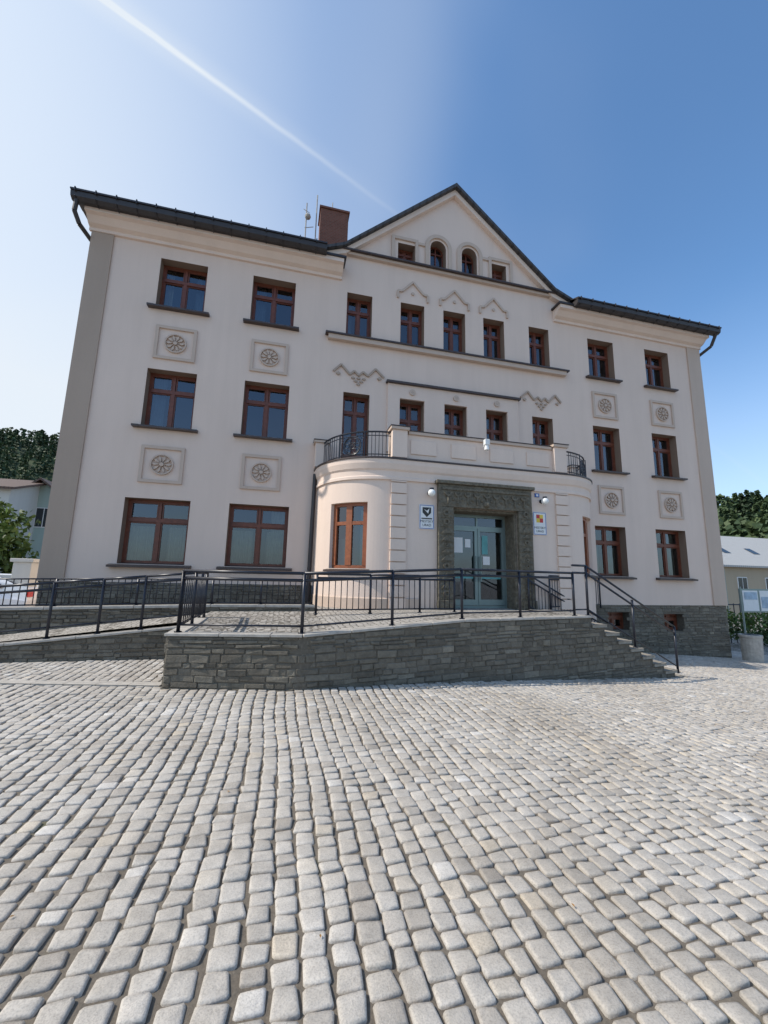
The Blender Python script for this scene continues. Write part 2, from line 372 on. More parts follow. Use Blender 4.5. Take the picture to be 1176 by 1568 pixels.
def mksill(x0,x1,z,o=.15,proj=.14):
    sill.prismx([(YW-.03,z+.03),(10-proj,z-.035),(10-proj,z-.075),(9.999,z-.075),(9.999,z-.03),(YW-.03,z-.005)],x0-.001,x1+.001)
    sill.prismx([(9.998,z-.006),(10-proj-.002,z-.032),(10-proj-.002,z-.078),(9.998,z-.078)],x0-o,x0-.002)
    sill.prismx([(9.998,z-.006),(10-proj-.002,z-.032),(10-proj-.002,z-.078),(9.998,z-.078)],x1+.002,x1+o)
for x0,x1,z0,z1,k in wins:
    if (x1<0.5 or x0>8.5): mksill(x0,x1,z0)
tr=B()
sill.box(.72,8.2,9.83,9.998,6.385,6.43); tr.box(.8,8.12,9.87,9.997,6.26,6.385)
for a,c in CW: sill.prismx([(YW-.03,6.48),(9.99,6.44),(9.99,6.42),(YW-.03,6.44)],a,c)
ph=[(a,c,3.2,4.84) for a,c in CW[1:4]]
tp=B(); gridwall(tp,2.50,6.41,3.3,5.24,9.94,ph)
for h in ph:
    tp.add([(h[0],9.94,h[2]),(h[0],10,h[2]),(h[0],10,h[3]),(h[0],9.94,h[3])],[(0,1,2,3)]);tp.add([(h[1],9.94,h[2]),(h[1],10,h[2]),(h[1],10,h[3]),(h[1],9.94,h[3])],[(3,2,1,0)]);tp.add([(h[0],9.94,h[3]),(h[1],9.94,h[3]),(h[1],10,h[3]),(h[0],10,h[3])],[(3,2,1,0)])
tp.box(2.47,2.50,9.937,10,3.3,5.24);tp.box(6.41,6.44,9.937,10,3.3,5.24)
emit(tp,'hood_panel',M_PL,TH)
sill.box(2.42,6.49,9.86,9.998,5.243,5.30)
tr.box(1.12,7.80,9.90,9.998,8.90,9.02); sill.prismx([(9.999,9.08),(9.82,9.02),(9.82,8.975),(9.999,8.975)],1.05,7.86)
for g in GW:
    if g[4]:
        c=(g[0]+g[1])/2; tr.ring(c,g[3],.31,.42,9.95,9.998,20,0,math.pi); tr.box(c-.42,c-.31,9.95,9.998,9.09,g[3]);tr.box(c+.31,c+.42,9.95,9.998,9.09,g[3])
    else:
        o=-1 if g[0]<XC else 1
        xa=g[0]-.2 if o<0 else g[0]-.09; xb=g[1]+.09 if o<0 else g[1]+.2
        tr.box(xa,xa+.09,9.95,9.998,9.09,9.88);tr.box(xb-.09,xb,9.95,9.998,9.09,9.88);tr.box(xa+.09,xb-.09,9.95,9.998,9.79,9.88)
for sx in(-1,1):
    tr.box(XC+sx*1.05-.12,XC+sx*1.05+.12,9.955,9.996,9.74,9.82)
def rosette(b,cx,cz,r,y=9.95,n=10):
    b.ring(cx,cz,r*.88,r,y,9.999,28); b.ring(cx,cz,0.001,r*.18,y-.01,9.999,12)
    for i in range(n):
        t=2*math.pi*i/n; d=Vector((math.cos(t),math.sin(t)));e=Vector((-d.y,d.x))
        p=[d*r*.22,d*r*.62+e*r*.12,d*r*.84,d*r*.62-e*r*.12]
        b.prism([(cx+q.x,cz+q.y) for q in p],y,9.999)
orn=B()
for cx in(-2.865,-0.665,9.55,11.79):
    for z0,z1 in((5.07,5.93),(2.03,2.90)):
        h=.46; t=.07
        for (a,c,e,f_) in((cx-h,cx-h+t,z0,z1),(cx+h-t,cx+h,z0,z1),(cx-h+t,cx+h-t,z1-t,z1),(cx-h+t,cx+h-t,z0,z0+t)): orn.box(a,c,9.955,9.998,e,f_)
        rosette(orn,cx,(z0+z1)/2,.245)
for cx in(3.165,XC,5.735):
    pts=[(cx-.45,7.90),(cx-.45,8.12),(cx-.33,8.12),(cx,8.47),(cx+.33,8.12),(cx+.45,8.12),(cx+.45,7.90)]
    for k,(p,q) in enumerate(zip(pts,pts[1:])): orn.beam(p,q,.06,9.95+.001*(k%2),9.998)
    orn.ring(cx,8.10,.001,.05,9.96,9.998,6)
    orn.ring(cx,5.04,.035,.085,9.90,9.938,14); orn.ring(cx,5.04,.001,.03,9.90,9.938,8)
zz_=B()
for sx in(-1,1):
    f=lambda x:XC+sx*(XC-x)
    z=[(.98,5.38),(1.18,5.60),(1.42,5.34),(1.54,5.46),(1.66,5.34),(1.78,5.46),(1.92,5.36),(2.12,5.60),(2.36,5.38)]
    for k,(p,q) in enumerate(zip(z,z[1:])): zz_.beam((f(p[0]),p[1]),(f(q[0]),q[1]),.05,9.95+.002*(k%2),9.998)
    for k in range(3):
        cz=5.26-.085*k;n_=3-k
        for j in range(n_):
            cx=1.66+(j-(n_-1)/2)*.15; zz_.prism([(f(cx-.055),cz),(f(cx),cz-.036),(f(cx+.055),cz),(f(cx),cz+.036)],9.955,9.998)
    zz_.prism([(f(1.05),5.33),(f(1.11),5.38),(f(1.17),5.33),(f(1.11),5.28)],9.95,9.998);zz_.prism([(f(2.17),5.33),(f(2.23),5.38),(f(2.29),5.33),(f(2.23),5.28)],9.95,9.998)
emit(zz_,'zigzag_relief',M_PIL,TH)
emit(orn,'relief_ornaments',M_TRIM,TH)
gut=B()
prof=[(9.999,8.10),(9.94,8.10),(9.94,8.18),(9.84,8.22),(9.72,8.34),(9.62,8.36),(9.62,8.47),(9.999,8.47)]
co=B()
co.prismx(prof,WL-.08,1.1); co.prismx(prof,7.82,WR+.08)
emit(co,'eave_cornice',M_BAY,TH)
for a,c in((-5.22,.62),(8.28,13.95)):
    gut.prismx([(9.62,8.44),(9.50,8.42),(9.42,8.47),(9.40,8.58),(9.62,8.60)],a,c)
    gut.prismx([(9.37,8.59),(9.37,8.63),(9.75,8.78),(9.75,8.62)],a,c)
    x=a+.1
    while x<c:
        gut.cyl((x,9.38,8.45),(x,9.60,8.41),.012,5); gut.box(x-.012,x+.012,9.355,9.40,8.56,8.655); x+=.42
gut.box(.62,1.16,9.58,9.99,8.474,8.53); gut.box(7.76,8.28,9.58,9.99,8.474,8.53)
emit(gut,'gutters',M_DARK,TH)
# roofs
rf=B()
ridge=11.5;ey0=9.45;ey1=19.9;ex0=WL-.3;ex1=WR+.32;ym=(ey0+ey1)/2;ez=8.61
kf=(ridge-ez)/(ym-ey0); zf=lambda y:ez+(y-ey0)*kf
a,c=.62,8.28
rf.add([(ex0,ey0,ez),(a,ey0,ez),(a,ym,ridge),(ex0+4.5,ym,ridge)],[(0,1,2,3)])
rf.add([(c,ey0,ez),(ex1,ey0,ez),(ex1-4.5,ym,ridge),(c,ym,ridge)],[(0,1,2,3)])
rf.add([(a,10.3,zf(10.3)),(c,10.3,zf(10.3)),(c,ym,ridge),(a,ym,ridge)],[(0,1,2,3)])
rf.add([(ex0,ey0,ez),(ex0,ey1,ez),(ex0+4.5,ym,ridge)],[(0,2,1)]);rf.add([(ex1,ey0,ez),(ex1,ey1,ez),(ex1-4.5,ym,ridge)],[(0,1,2)])
rf.add([(ex0,ey1,ez),(ex1,ey1,ez),(ex1-4.5,ym,ridge),(ex0+4.5,ym,ridge)],[(0,3,2,1)])
rf.add([(a,ey0,ez),(a,10.0,ez),(a,10.0,zf(10.0))],[(0,1,2)]);rf.add([(c,ey0,ez),(c,10.0,ez),(c,10.0,zf(10.0))],[(0,2,1)])
rf.add([(ex0,ey0,ez-.01),(a,ey0,ez-.01),(a,10,ez-.01),(ex0,10,ez-.01)],[(0,3,2,1)]);rf.add([(c,ey0,ez-.01),(ex1,ey0,ez-.01),(ex1,10,ez-.01),(c,10,ez-.01)],[(0,3,2,1)])
for sx in(-1,1):
    pr=[(XC,11.86),(XC+sx*3.35,9.0),(XC+sx*4.0,8.74),(XC+sx*4.0,8.82),(XC+sx*3.33,9.1),(XC,11.98)]
    rf.prism(pr if sx<0 else pr[::-1],9.74,15.0)
emit(rf,'roof',M_ROOF,TH)
vb=B()
for sx in(-1,1):
    pr=[(XC,11.855),(XC+sx*3.35,8.99),(XC+sx*3.9,8.77),(XC+sx*3.75,8.70),(XC+sx*3.3,8.86),(XC,11.67)]
    vb.prism(pr if sx<0 else pr[::-1],9.86,9.999)
emit(vb,'gable_verge',M_BAY,TH)
ch=B(); ch.box(.5,1.42,11.7,12.4,9.2,12.0); ch.box(.46,1.46,11.66,12.44,12.0,12.07); emit(ch,'chimney',M_BRICK,TH)
an=B()
an.cyl((.05,12,9.5),(.05,12,12.35),.02);an.cyl((.38,12,9.5),(.38,12,12.75),.02);an.cyl((.9,12,12),(.9,12,12.6),.015)
an.cyl((-.05,12,12.1),(.15,12,12.0),.01);an.sphere((.1,11.95,11.8),.10,10,6);an.cyl((.02,12,11.4),(.3,12,11.5),.012)
emit(an,'roof_antennas',M_CONC,TH)
dp=B()
dp.tube([(-5.12,9.5,8.45),(-5.16,9.55,8.2),(-5.1,9.7,8.0),(-4.98,10.05,7.9)],.05,8)
dp.tube([(13.85,9.5,8.45),(13.85,9.7,8.1),(13.72,10.1,7.9)],.05,8)
dp.tube([(.63,9.85,2.5),(.60,9.9,-.6)],.05,8); dp.tube([(8.32,9.88,2.5),(8.32,9.9,-.8)],.05,8)
emit(dp,'downpipes',M_DARK,TH)
# ---------------- entrance bay
BX0,BX1,BR,BY,RY=2.2,6.714,1.5,8.4,1.6
def bp(u,o=0):
    if u<=1: t=u*math.pi/2; return (BX0-(BR+o)*math.cos(t),10-(RY+o)*math.sin(t))
    if u<=2: return (BX0+(BX1-BX0)*(u-1),BY-o)
    t=(3-u)*math.pi/2; return (BX1+(BR+o)*math.cos(t),10-(RY+o)*math.sin(t))
def us(u0,u1):
    r=[u0]
    for a in list(np.linspace(0,1,33))+[1.5]+list(np.linspace(2,3,33)):
        if u0+1e-6<a<u1-1e-6 and a-r[-1]>1e-6: r.append(a)
    r.append(u1); return r
def sweep(b,prof,u0,u1,close=True):
    U=us(u0,u1); n=len(prof); vs=[]
    for u in U:
        for o,z in prof: x,y=bp(u,o); vs.append((x,y,z))
    fs=[]
    for i in range(len(U)-1):
        for k in range(n if close else n-1):
            l=(k+1)%n; fs.append((i*n+k,(i+1)*n+k,(i+1)*n+l,i*n+l))
    if close: fs+=[tuple(range(n)),tuple(range(len(U)*n-1,(len(U)-1)*n-1,-1))]
    b.add(vs,fs)
T0,T1=.62/(math.pi/2),1.235/(math.pi/2)
bw=B()
DX0,DX1,DZ=3.64,5.28,1.60
ud0,ud1=1+(DX0-BX0)/(BX1-BX0),1+(DX1-BX0)/(BX1-BX0)
sweep(bw,[(0,-1.0),(0,2.25)],0,T0,False)
for z0,z1 in((-1.0,.18),(1.63,2.25)):
    sweep(bw,[(0,z0),(0,z1)],T0,T1,False); sweep(bw,[(0,z0),(0,z1)],3-T1,3-T0,False)
sweep(bw,[(0,-1.0),(0,2.25)],T1,ud0,False); sweep(bw,[(0,DZ),(0,2.25)],ud0,ud1,False); sweep(bw,[(0,-1.0),(0,2.25)],ud1,3-T1,False); sweep(bw,[(0,-1.0),(0,2.25)],3-T0,3,False)
fo=B()
for a,c in((T0,T1),(3-T1,3-T0)):
    for u in(a,c):
        p=bp(u,0);q=bp(u,-.16); bw.add([(*p,.18),(*q,.18),(*q,1.63),(*p,1.63)],[(0,1,2,3)])
    sweep(bw,[(0,1.63),(-.16,1.63)],a,c,False)
    sweep(sill,[(.10,.11),(.10,.15),(-.16,.20),(-.16,.14)],a-.03,c+.03)
    e=.045; m=(a+c)/2
    for z0,z1 in((.18,.25),(1.56,1.63),(1.14,1.22)): sweep(fo,[(-.10,z0),(-.10,z1),(-.17,z1),(-.17,z0)],a,c)
    for u0,u1 in((a,a+e),(c-e,c),(m-e*.7,m+e*.7)): sweep(fo,[(-.09,.25),(-.09,1.56),(-.165,1.56),(-.165,.25)],u0,u1)
    sweep(gl,[(-.135,.25),(-.135,1.56)],a+e,c-e,False)
    sweep(cu,[(-.3,.2),(-.3,.85)],a,m,False); sweep(cu,[(-.32,.2),(-.32,1.5)],c-.10,c,False)
    sweep(room,[(-.17,.1),(-.6,.1),(-.6,1.8),(-.17,1.8)],a-.03,c+.03,False)
ob=emit(bw,'entrance_bay_walls',M_BAY,TH)
emit(fo,'bay_window_frames',M_FRAME2,TH)
bt=B()
sweep(bt,[(0.0,2.14),(.04,2.14),(.04,2.2),(.02,2.22),(.02,2.34),(.05,2.38),(.08,2.50),(.08,2.60),(0,2.60)],0,3)
slab=B()
sweep(sill,[(.10,2.604),(.10,2.64),(-.05,2.66),(-.05,2.604)],0,3)
pts=[bp(u,-.04) for u in us(0,3)]
slab.prismz(pts,2.56,2.645); emit(slab,'balcony_floor',M_CONC,TH)
for x0 in(2.2,6.36):
    x1=x0+.354; z=-.66
    while z<2.10:
        bt.box(x0,x1,8.35,8.398,z+.012,min(z+.235,2.13)); z+=.25
emit(bt,'bay_cornice',M_BAY,TH)
b=B();sweep(b,[(.03,-1.0),(.03,-.44),(.0,-.42),(-.05,-1.0)],0,1+.15);emit(b,'bay_plinth',M_TRIM,TH)
pa=B()
for x0 in(2.2,6.36):
    pa.box(x0,x0+.354,8.33,8.68,2.66,3.30)
pa.box(2.554,6.36,8.42,8.60,2.66,3.24)
for x0 in np.linspace(2.62,5.6,4):
    pa.box(x0+.03,x0+.66,8.395,8.419,2.78,3.12)
pa.box(.60,.92,9.72,9.998,2.66,3.28); pa.box(7.99,8.31,9.72,9.998,2.66,3.28)
emit(pa,'parapet',M_BAY,TH,bevel=.008)
cp=B()
for x0 in(2.2,6.36): cp.box(x0-.04,x0+.394,8.29,8.72,3.30,3.37)
cp.box(2.594,6.32,8.37,8.65,3.24,3.31); cp.box(.56,.96,9.68,9.998,3.28,3.34); cp.box(7.95,8.35,9.68,9.998,3.28,3.34)
emit(cp,'parapet_coping',M_TRIM,TH,bevel=.008)
cp=B()
for x0 in(2.2,6.36): cp.box(x0-.05,x0+.404,8.28,8.73,3.372,3.39)
cp.box(2.60,6.31,8.36,8.66,3.312,3.33); cp.box(.55,.97,9.67,9.999,3.342,3.36); cp.box(7.94,8.36,9.67,9.999,3.342,3.36)
emit(cp,'coping_sheet',M_SILL,TH)
ir=B()
for k in range(2):
    F=(lambda u:u) if k==0 else (lambda u:3-u)
    U=np.linspace(.13,1.0,24)
    P=[bp(F(u),-.08) for u in U]
    for z,r in((2.74,.012),(3.27,.02),(3.18,.01)): ir.tube([(x,y,z) for x,y in P],r,6)
    Ub=np.linspace(.14,.99,24)
    UC=.60
    for u in Ub:
        if UC-.145<u<UC+.145: continue
        x,y=bp(F(u),-.08); ir.cyl((x,y,2.68),(x,y,3.27),.0085,5)
    c=Vector((*bp(F(UC),-.08),0)); t=(Vector((*bp(F(UC+.01),-.08),0))-Vector((*bp(F(UC-.01),-.08),0))).normalized()
    def Q(r,a,z0=2.96): return tuple(c+t*r*math.cos(a)+Vector((0,0,z0+r*math.sin(a))))
    for r,th_ in((.22,.016),(.19,.008),(.075,.012)): ir.tube([Q(r,a) for a in np.linspace(0,2*math.pi,25)],th_,5)
    for i in range(6):
        a=2*math.pi*i/6; ir.cyl(Q(.0,a),Q(.075,a),.010,5); ir.tube([Q(.135+.052*math.cos(s),a+.36*math.sin(s)) for s in np.linspace(0,2*math.pi,11)],.010,4)
    for a in(-.32,.32):
        p=c+t*a; ir.cyl((p.x,p.y,2.68),(p.x,p.y,3.27),.014,6)
        for zc in(2.80,3.10):
            ir.tube([tuple(c+t*(a*.80+.03*math.cos(s))+Vector((0,0,zc+.03*math.sin(s)))) for s in np.linspace(0,2*math.pi,9)],.007,4)
emit(ir,'balcony_ironwork',M_RAIL,TH)
po=B()
po.box(3.28,3.64,8.28,8.395,-.66,1.60);po.box(5.28,5.64,8.28,8.395,-.66,1.60);po.box(3.28,5.64,8.28,8.395,1.603,2.12)
po.box(3.22,5.70,8.22,8.396,2.123,2.20); 
po.box(3.25,3.61,8.24,8.278,-.66,-.45);po.box(5.31,5.67,8.24,8.278,-.66,-.45)
po.box(3.64,3.70,8.396,8.85,-.66,1.539);po.box(5.22,5.28,8.396,8.85,-.66,1.539);po.box(3.64,5.28,8.397,8.85,1.54,1.60)
emit(po,'stone_portal',M_CARV,TH,bevel=.01)
pc=B(); r=random.Random(5)
for x0 in(3.33,5.33):
    z=-.4
    while z<1.5:
        h=r.choice([.1,.14,.18]); 
        if r.random()<.5: pc.ring(x0+.13,z+h/2,h*.2,h*.42,8.25,8.279,10)
        else:
            pc.prism([(x0+.02,z),(x0+.13,z+h*.9),(x0+.24,z)],8.252,8.279)
        pc.box(x0,x0+.26,8.262,8.279,z-.022,z-.008); z+=h+.03
for i in range(9):
    x=3.42+i*.24; pc.ring(x+.08,1.93,.05,.09,8.245,8.279,10,math.pi,2*math.pi); pc.cyl((x+.08,8.265,1.9),(x+.08,8.262,1.68),.02,6); pc.sphere((x+.2,8.27,1.78),.03,8,6)
pc.box(3.36,5.56,8.25,8.279,1.99,2.04); pc.sphere((XC,8.27,1.70),.08,12,8)
emit(pc,'portal_carving',M_CARV,TH)
do=B();dg=B();dd=B();dw=B();dt=B()
y=8.80
do.box(3.70,3.76,y,y+.08,-.66,1.54);do.box(5.16,5.22,y,y+.08,-.66,1.54);do.box(3.76,5.16,y,y+.08,1.47,1.54);do.box(3.76,5.16,y,y+.08,-.66,-.60)
do.box(3.76,5.16,y-.01,y+.075,1.20,1.26)
for a,c in((3.76,4.44),(4.48,5.16)):
    do.box(a,a+.05,y-.015,y+.05,-.59,1.2);do.box(c-.05,c,y-.015,y+.05,-.59,1.2);do.box(a+.05,c-.05,y-.015,y+.05,1.14,1.2);do.box(a+.05,c-.05,y-.015,y+.05,-.59,-.46)
do.box(4.44,4.48,y,y+.06,-.6,1.47)
dg.add([(3.76,y+.03,-.6),(5.16,y+.03,-.6),(5.16,y+.03,1.47),(3.76,y+.03,1.47)],[(0,1,2,3)])
dd.cyl((4.40,y-.07,-.05),(4.40,y-.07,.55),.018,8);dd.cyl((4.52,y-.07,-.05),(4.52,y-.07,.55),.018,8)
dw.box(3.88,4.1,y+.02,y+.028,.62,.98);dw.box(4.16,4.30,y+.02,y+.028,.75,.95);dw.box(4.62,4.80,y+.02,y+.028,.35,.55)
dt.box(3.85,4.36,y+.018,y+.027,.02,.08);dt.box(4.56,5.08,y+.018,y+.027,.02,.08);dt.box(4.6,4.75,y+.018,y+.027,.6,1.05)
hall.add([(3.5,y+.1,-.66),(5.4,y+.1,-.66),(5.4,9.9,-.66),(3.5,9.9,-.66),(3.5,y+.1,1.7),(5.4,y+.1,1.7),(5.4,9.9,1.7),(3.5,9.9,1.7)],[(0,1,2,3),(4,5,6,7),(0,3,7,4),(1,2,6,5),(2,3,7,6)])
emit(hall,'entrance_hall_interior',M_HALL,TH)
emit(do,'door_frame',M_ALU,TH);emit(dg,'door_glass',M_GLASS,TH);emit(dd,'door_handles',M_ALU,TH);emit(dw,'door_posters',M_WHITE,TH);emit(dt,'door_film',M_TEAL,TH)
emit(fr,'window_frames',M_FRAME,TH);emit(gl,'window_glass_panes',M_GLASS,TH);emit(room,'window_rooms',M_ROOM,TH);emit(cu,'curtains',M_CURT,TH);emit(cub,'curtains_blue',M_CURTB,TH)
emit(sill,'sills',M_SILL,TH);emit(tr,'string_courses',M_TRIM,TH)
def sign(name,x0,x1,z0,z1,y,emblem):
    e=empty(name)
    b=B();b.box(x0,x1,y-.02,y,z0,z1);emit(b,'plate',M_WHITE,e)
    b=B();t=.012
    b.box(x0+.01,x1-.01,y-.024,y-.0205,z0+.01,z0+.01+t);b.box(x0+.01,x1-.01,y-.024,y-.0205,z1-.01-t,z1-.01);b.box(x0+.01,x0+.01+t,y-.024,y-.0205,z0+.03,z1-.03);b.box(x1-.01-t,x1-.01,y-.024,y-.0205,z0+.03,z1-.03);emit(b,'border',M_BLUE,e)
    emblem(e,x0,x1,z0,z1,y)
    for k,(tx,sz) in enumerate((('MESTSKY',.075),('URAD',.075))):
        c=bpy.data.curves.new('text','FONT');c.body=tx;c.size=sz*S;c.align_x='CENTER';c.extrude=.001
        o=bpy.data.objects.new('lettering',c);col.objects.link(o);o.parent=e;o.data.materials.append(M_BLACK)
        o.location=((x0+x1)/2*S,(y-.0225)*S,(z0+.15-.085*k+ZO)*S);o.rotation_euler=(math.pi/2,0,0)
def em1(e,x0,x1,z0,z1,y):
    c=(x0+x1)/2;b=B();b.prism([(c-.10,z1-.06),(c-.10,z1-.18),(c,z1-.28),(c+.10,z1-.18),(c+.10,z1-.06)],y-.024,y-.0205);emit(b,'shield',M_BLACK,e)
    b=B();b.prism([(c-.07,z1-.10),(c,z1-.14),(c+.06,z1-.08),(c+.03,z1-.2)],y-.028,y-.0245);emit(b,'bird',M_WHITE,e)
    b=B();b.box(x0+.05,x1-.05,y-.024,y-.0205,z1-.325,z1-.30);emit(b,'bar',M_BLACK,e)
def em2(e,x0,x1,z0,z1,y):
    c=(x0+x1)/2;b=B();b.box(c-.09,c,y-.024,y-.0205,z1-.15,z1-.06);b.box(c,c+.09,y-.024,y-.0205,z1-.25,z1-.15);emit(b,'arms_red',M_RED,e)
    b=B();b.box(c,c+.09,y-.024,y-.0205,z1-.148,z1-.06);b.box(c-.09,c,y-.024,y-.0205,z1-.25,z1-.152);emit(b,'arms_yellow',M_YEL,e)
sign('wall_sign',2.86,3.21,1.08,1.63,8.396,em1);sign('wall_sign',5.72,6.08,1.08,1.63,8.396,em2)
b=B();e=empty('house_number_plate');b.box(5.80,5.92,8.38,8.397,2.0,2.09);emit(b,'plate',M_BLUE,e)
b=B();b.box(5.83,5.89,8.376,8.379,2.02,2.07);emit(b,'digits',M_WHITE,e)
M_GLOBE=plain('opal_glass',(0.8,0.8,0.78),0.15,0,0.02)
for x in(3.10,5.97):
    e=empty('wall_lamp');b=B();b.sphere((x,8.24,1.88),.085,16,12);emit(b,'globe',M_GLOBE,e,True)
    b=B();b.cyl((x,8.40,1.90),(x,8.3,1.92),.02,8);b.cyl((x,8.24,1.95),(x,8.24,1.99),.05,10);b.cyl((x,8.31,1.95),(x,8.24,1.97),.015,8);b.cyl((x,8.40,1.9),(x,8.385,1.9),.05,12);emit(b,'bracket',M_RAIL,e)
e=empty('flood_light');b=B();b.cyl((4.44,8.35,3.1),(4.44,8.22,3.16),.02,8);b.box(4.38,4.5,8.14,8.24,3.1,3.24);b.cyl((4.44,8.19,3.1),(4.44,8.19,2.98),.045,12,.06);emit(b,'lamp_body',M_WHITE,e,bevel=.01)
# ---------------------------------------------------------------- TERRACE, WALL
FP=[(-1.30,5.47),(.28,5.2),(2.65,5.68),(5.34,6.22),(7.90,6.73)]
Lc=[0]
for p,q in zip(FP,FP[1:]): Lc.append(Lc[-1]+math.dist(p,q))
NST=8;sx0,sx1=5.34,7.90
def tz(x):
    if x<=.28: return -.71
    if x<2.65: return -.71+.12*(x-.28)/2.37
    if x<=sx0: return -.59
    k=int((x-sx0)/((sx1-sx0)/NST)); return -.59-(k+1)*(1.25/NST)*.98
def xat(s_):
    for i in range(len(FP)-1):
        if s_<=Lc[i+1] or i==len(FP)-2: return FP[i][0]+(FP[i+1][0]-FP[i][0])*(s_-Lc[i])/(Lc[i+1]-Lc[i])
def yat(x):
    for p,q in zip(FP,FP[1:]):
        if x<=q[0] or q is FP[-1]: return p[1]+(q[1]-p[1])*(x-p[0])/(q[0]-p[0])
RW=empty('retaining_wall')
LR=lambda x:-.82+.097*(x+1.3)
bs=B();stones(bs,FP,lambda s:tz(xat(s))-.035,lambda s:float(gz(xat(s)))-.03,11,out=.016)
stones(bs,[(-1.30,7.3),(-1.30,5.47)],lambda s:-.75,lambda s:-1.4,12,out=.02)
stones(bs,[(-6.6,7.3),(-1.30,7.3)],lambda s:LR(-6.6+s)-.03,lambda s:-1.4,13,out=.016)
BF=lambda x:-.575 if x>-1.3 else -.575+.02*(x+1.3)
stones(bs,[(-6.6,8.4),(.66,8.4)],lambda s:BF(-6.6+s)-.05,lambda s:max(-1.35,LR(-6.6+s)) if s<5.3 else -.72,15,out=.02)
emit(bs,'facing_stones',M_STONE,RW)
b=B()
def wallstrip(b,x0,x1,n,top,yf):
    X=np.linspace(x0,x1,n+1)
    for a,c in zip(X,X[1:]):
        b.add([(a,yf(a),-2.4),(c,yf(c),-2.4),(c,yf(c),top(c-1e-6)-.02),(a,yf(a),top(a+1e-6)-.02)],[(0,1,2,3)])
wallstrip(b,-1.30,.28,4,tz,yat);wallstrip(b,.28,sx0,12,tz,yat)
ST=(sx1-sx0)/NST
for k in range(NST):
    a=sx0+k*ST;c=a+ST; t=tz(a+.01)-.02; b.add([(a,yat(a),-2.4),(c,yat(c),-2.4),(c,yat(c),t),(a,yat(a),t)],[(0,1,2,3)])
b.add([(-1.30,7.3,-1.6),(-1.30,5.47,-1.6),(-1.30,5.47,-.73),(-1.30,7.3,-.73)],[(0,1,2,3)])
wallstrip(b,-6.6,-1.30,8,LR,lambda x:7.3)
wallstrip(b,-6.6,.66,8,lambda x:BF(x)-.03,lambda x:8.4)
emit(b,'wall_core',M_MORT,RW)
b=B()
def capline(b,pts,w=.16,h=.035,ov=.03):
    for (p,zp),(q,zq) in zip(pts,pts[1:]):
        d=Vector((q[0]-p[0],q[1]-p[1])).normalized();n=Vector((d.y,-d.x)); g=.004
        p=(p[0]+d.x*g,p[1]+d.y*g);q=(q[0]-d.x*g,q[1]-d.y*g)
        A=[(p[0]+n.x*ov,p[1]+n.y*ov),(q[0]+n.x*ov,q[1]+n.y*ov),(q[0]-n.x*w,q[1]-n.y*w),(p[0]-n.x*w,p[1]-n.y*w)];zz=[zp,zq,zq,zp]
        b.add([(a[0],a[1],z-h) for a,z in zip(A,zz)]+[(a[0],a[1],z) for a,z in zip(A,zz)],[(0,3,2,1),(4,5,6,7),(0,1,5,4),(1,2,6,5),(2,3,7,6),(3,0,4,7)])
xsq=[-1.33,-.7,-.1,.28]
capline(b,[((x,yat(x)),tz(x)) for x in xsq]); xsq=[.282,.9,1.5,2.1,2.65,3.3,4.0,4.7,5.34]; capline(b,[((x,yat(x)),tz(min(x,5.33))+.002) for x in xsq])
capline(b,[((x,7.3),LR(x)) for x in(-6.6,-5.7,-4.8,-3.9,-3.0,-2.1,-1.34)])
capline(b,[((-1.30,7.3),-.712),((-1.30,6.4),-.712),((-1.30,5.60),-.712)])
capline(b,[((x,8.4),BF(x)) for x in(-6.6,-4,-2.6,-1.3,-.3,.66)],h=.05)
emit(b,'concrete_edging',M_CONC,RW,bevel=.006)
TE=empty('entrance_terrace')
b=B()
X=list(np.linspace(-1.28,.28,4))+list(np.linspace(.6,5.34,12))
for a,c in zip(X,X[1:]):
    za,zc=tz(a)-.02,tz(min(c,5.33))-.02
    y0a,y0c=yat(a)+.15,yat(c)+.15
    b.add([(a,y0a,za),(c,y0c,zc),(c,8.38,-.66 if c>.6 else -.70),(a,8.38,-.66 if a>.6 else -.70)],[(0,1,2,3)])
b.add([(.5,8.38,-.66),(5.34,8.38,-.66),(5.34,10,-.655),(.5,10,-.655)],[(0,1,2,3)])
b.add([(5.34,yat(5.34)+.02,-.61),(6.3,yat(5.34)+2.0,-.66),(6.3,10,-.66),(5.34,10,-.66)],[(0,1,2,3)])
b.add([(-6.6,7.44,LR(-6.6)-.02),(-1.28,7.44,LR(-1.3)-.02+.08),(-1.28,8.42,-.72),(-6.6,8.42,-1.32)],[(0,1,2,3)])
emit(b,'paving',M_SETT,TE)
bst=B()
for k in range(NST):
    a=sx0+k*ST;c=a+ST+.04; t=tz(sx0+k*ST+.01)
    p0=(a,yat(a)-.035);p1=(c,yat(c)-.035)
    bst.prismz([p0,p1,(p1[0],p1[1]+1.9),(p0[0],p0[1]+1.9)],t-.05,t)
    bst.prismz([(a+.02,p0[1]+.06),(c-.04,p1[1]+.06),(c-.04,p1[1]+1.9),(a+.02,p0[1]+1.9)],t-.5,t-.052)
emit(bst,'steps',plain('step_stone',(0.30,0.265,0.215),0.85,0,0.25,7,0.5),TE,bevel=.008)
b=B();b.prismz([(5.36,yat(5.4)+1.85),(8.0,yat(8.0)+1.85),(8.0,yat(8)+1.95),(5.36,yat(5.4)+1.95)],-2.4,-1.0);emit(b,'back_cheek',M_MORT,TE)
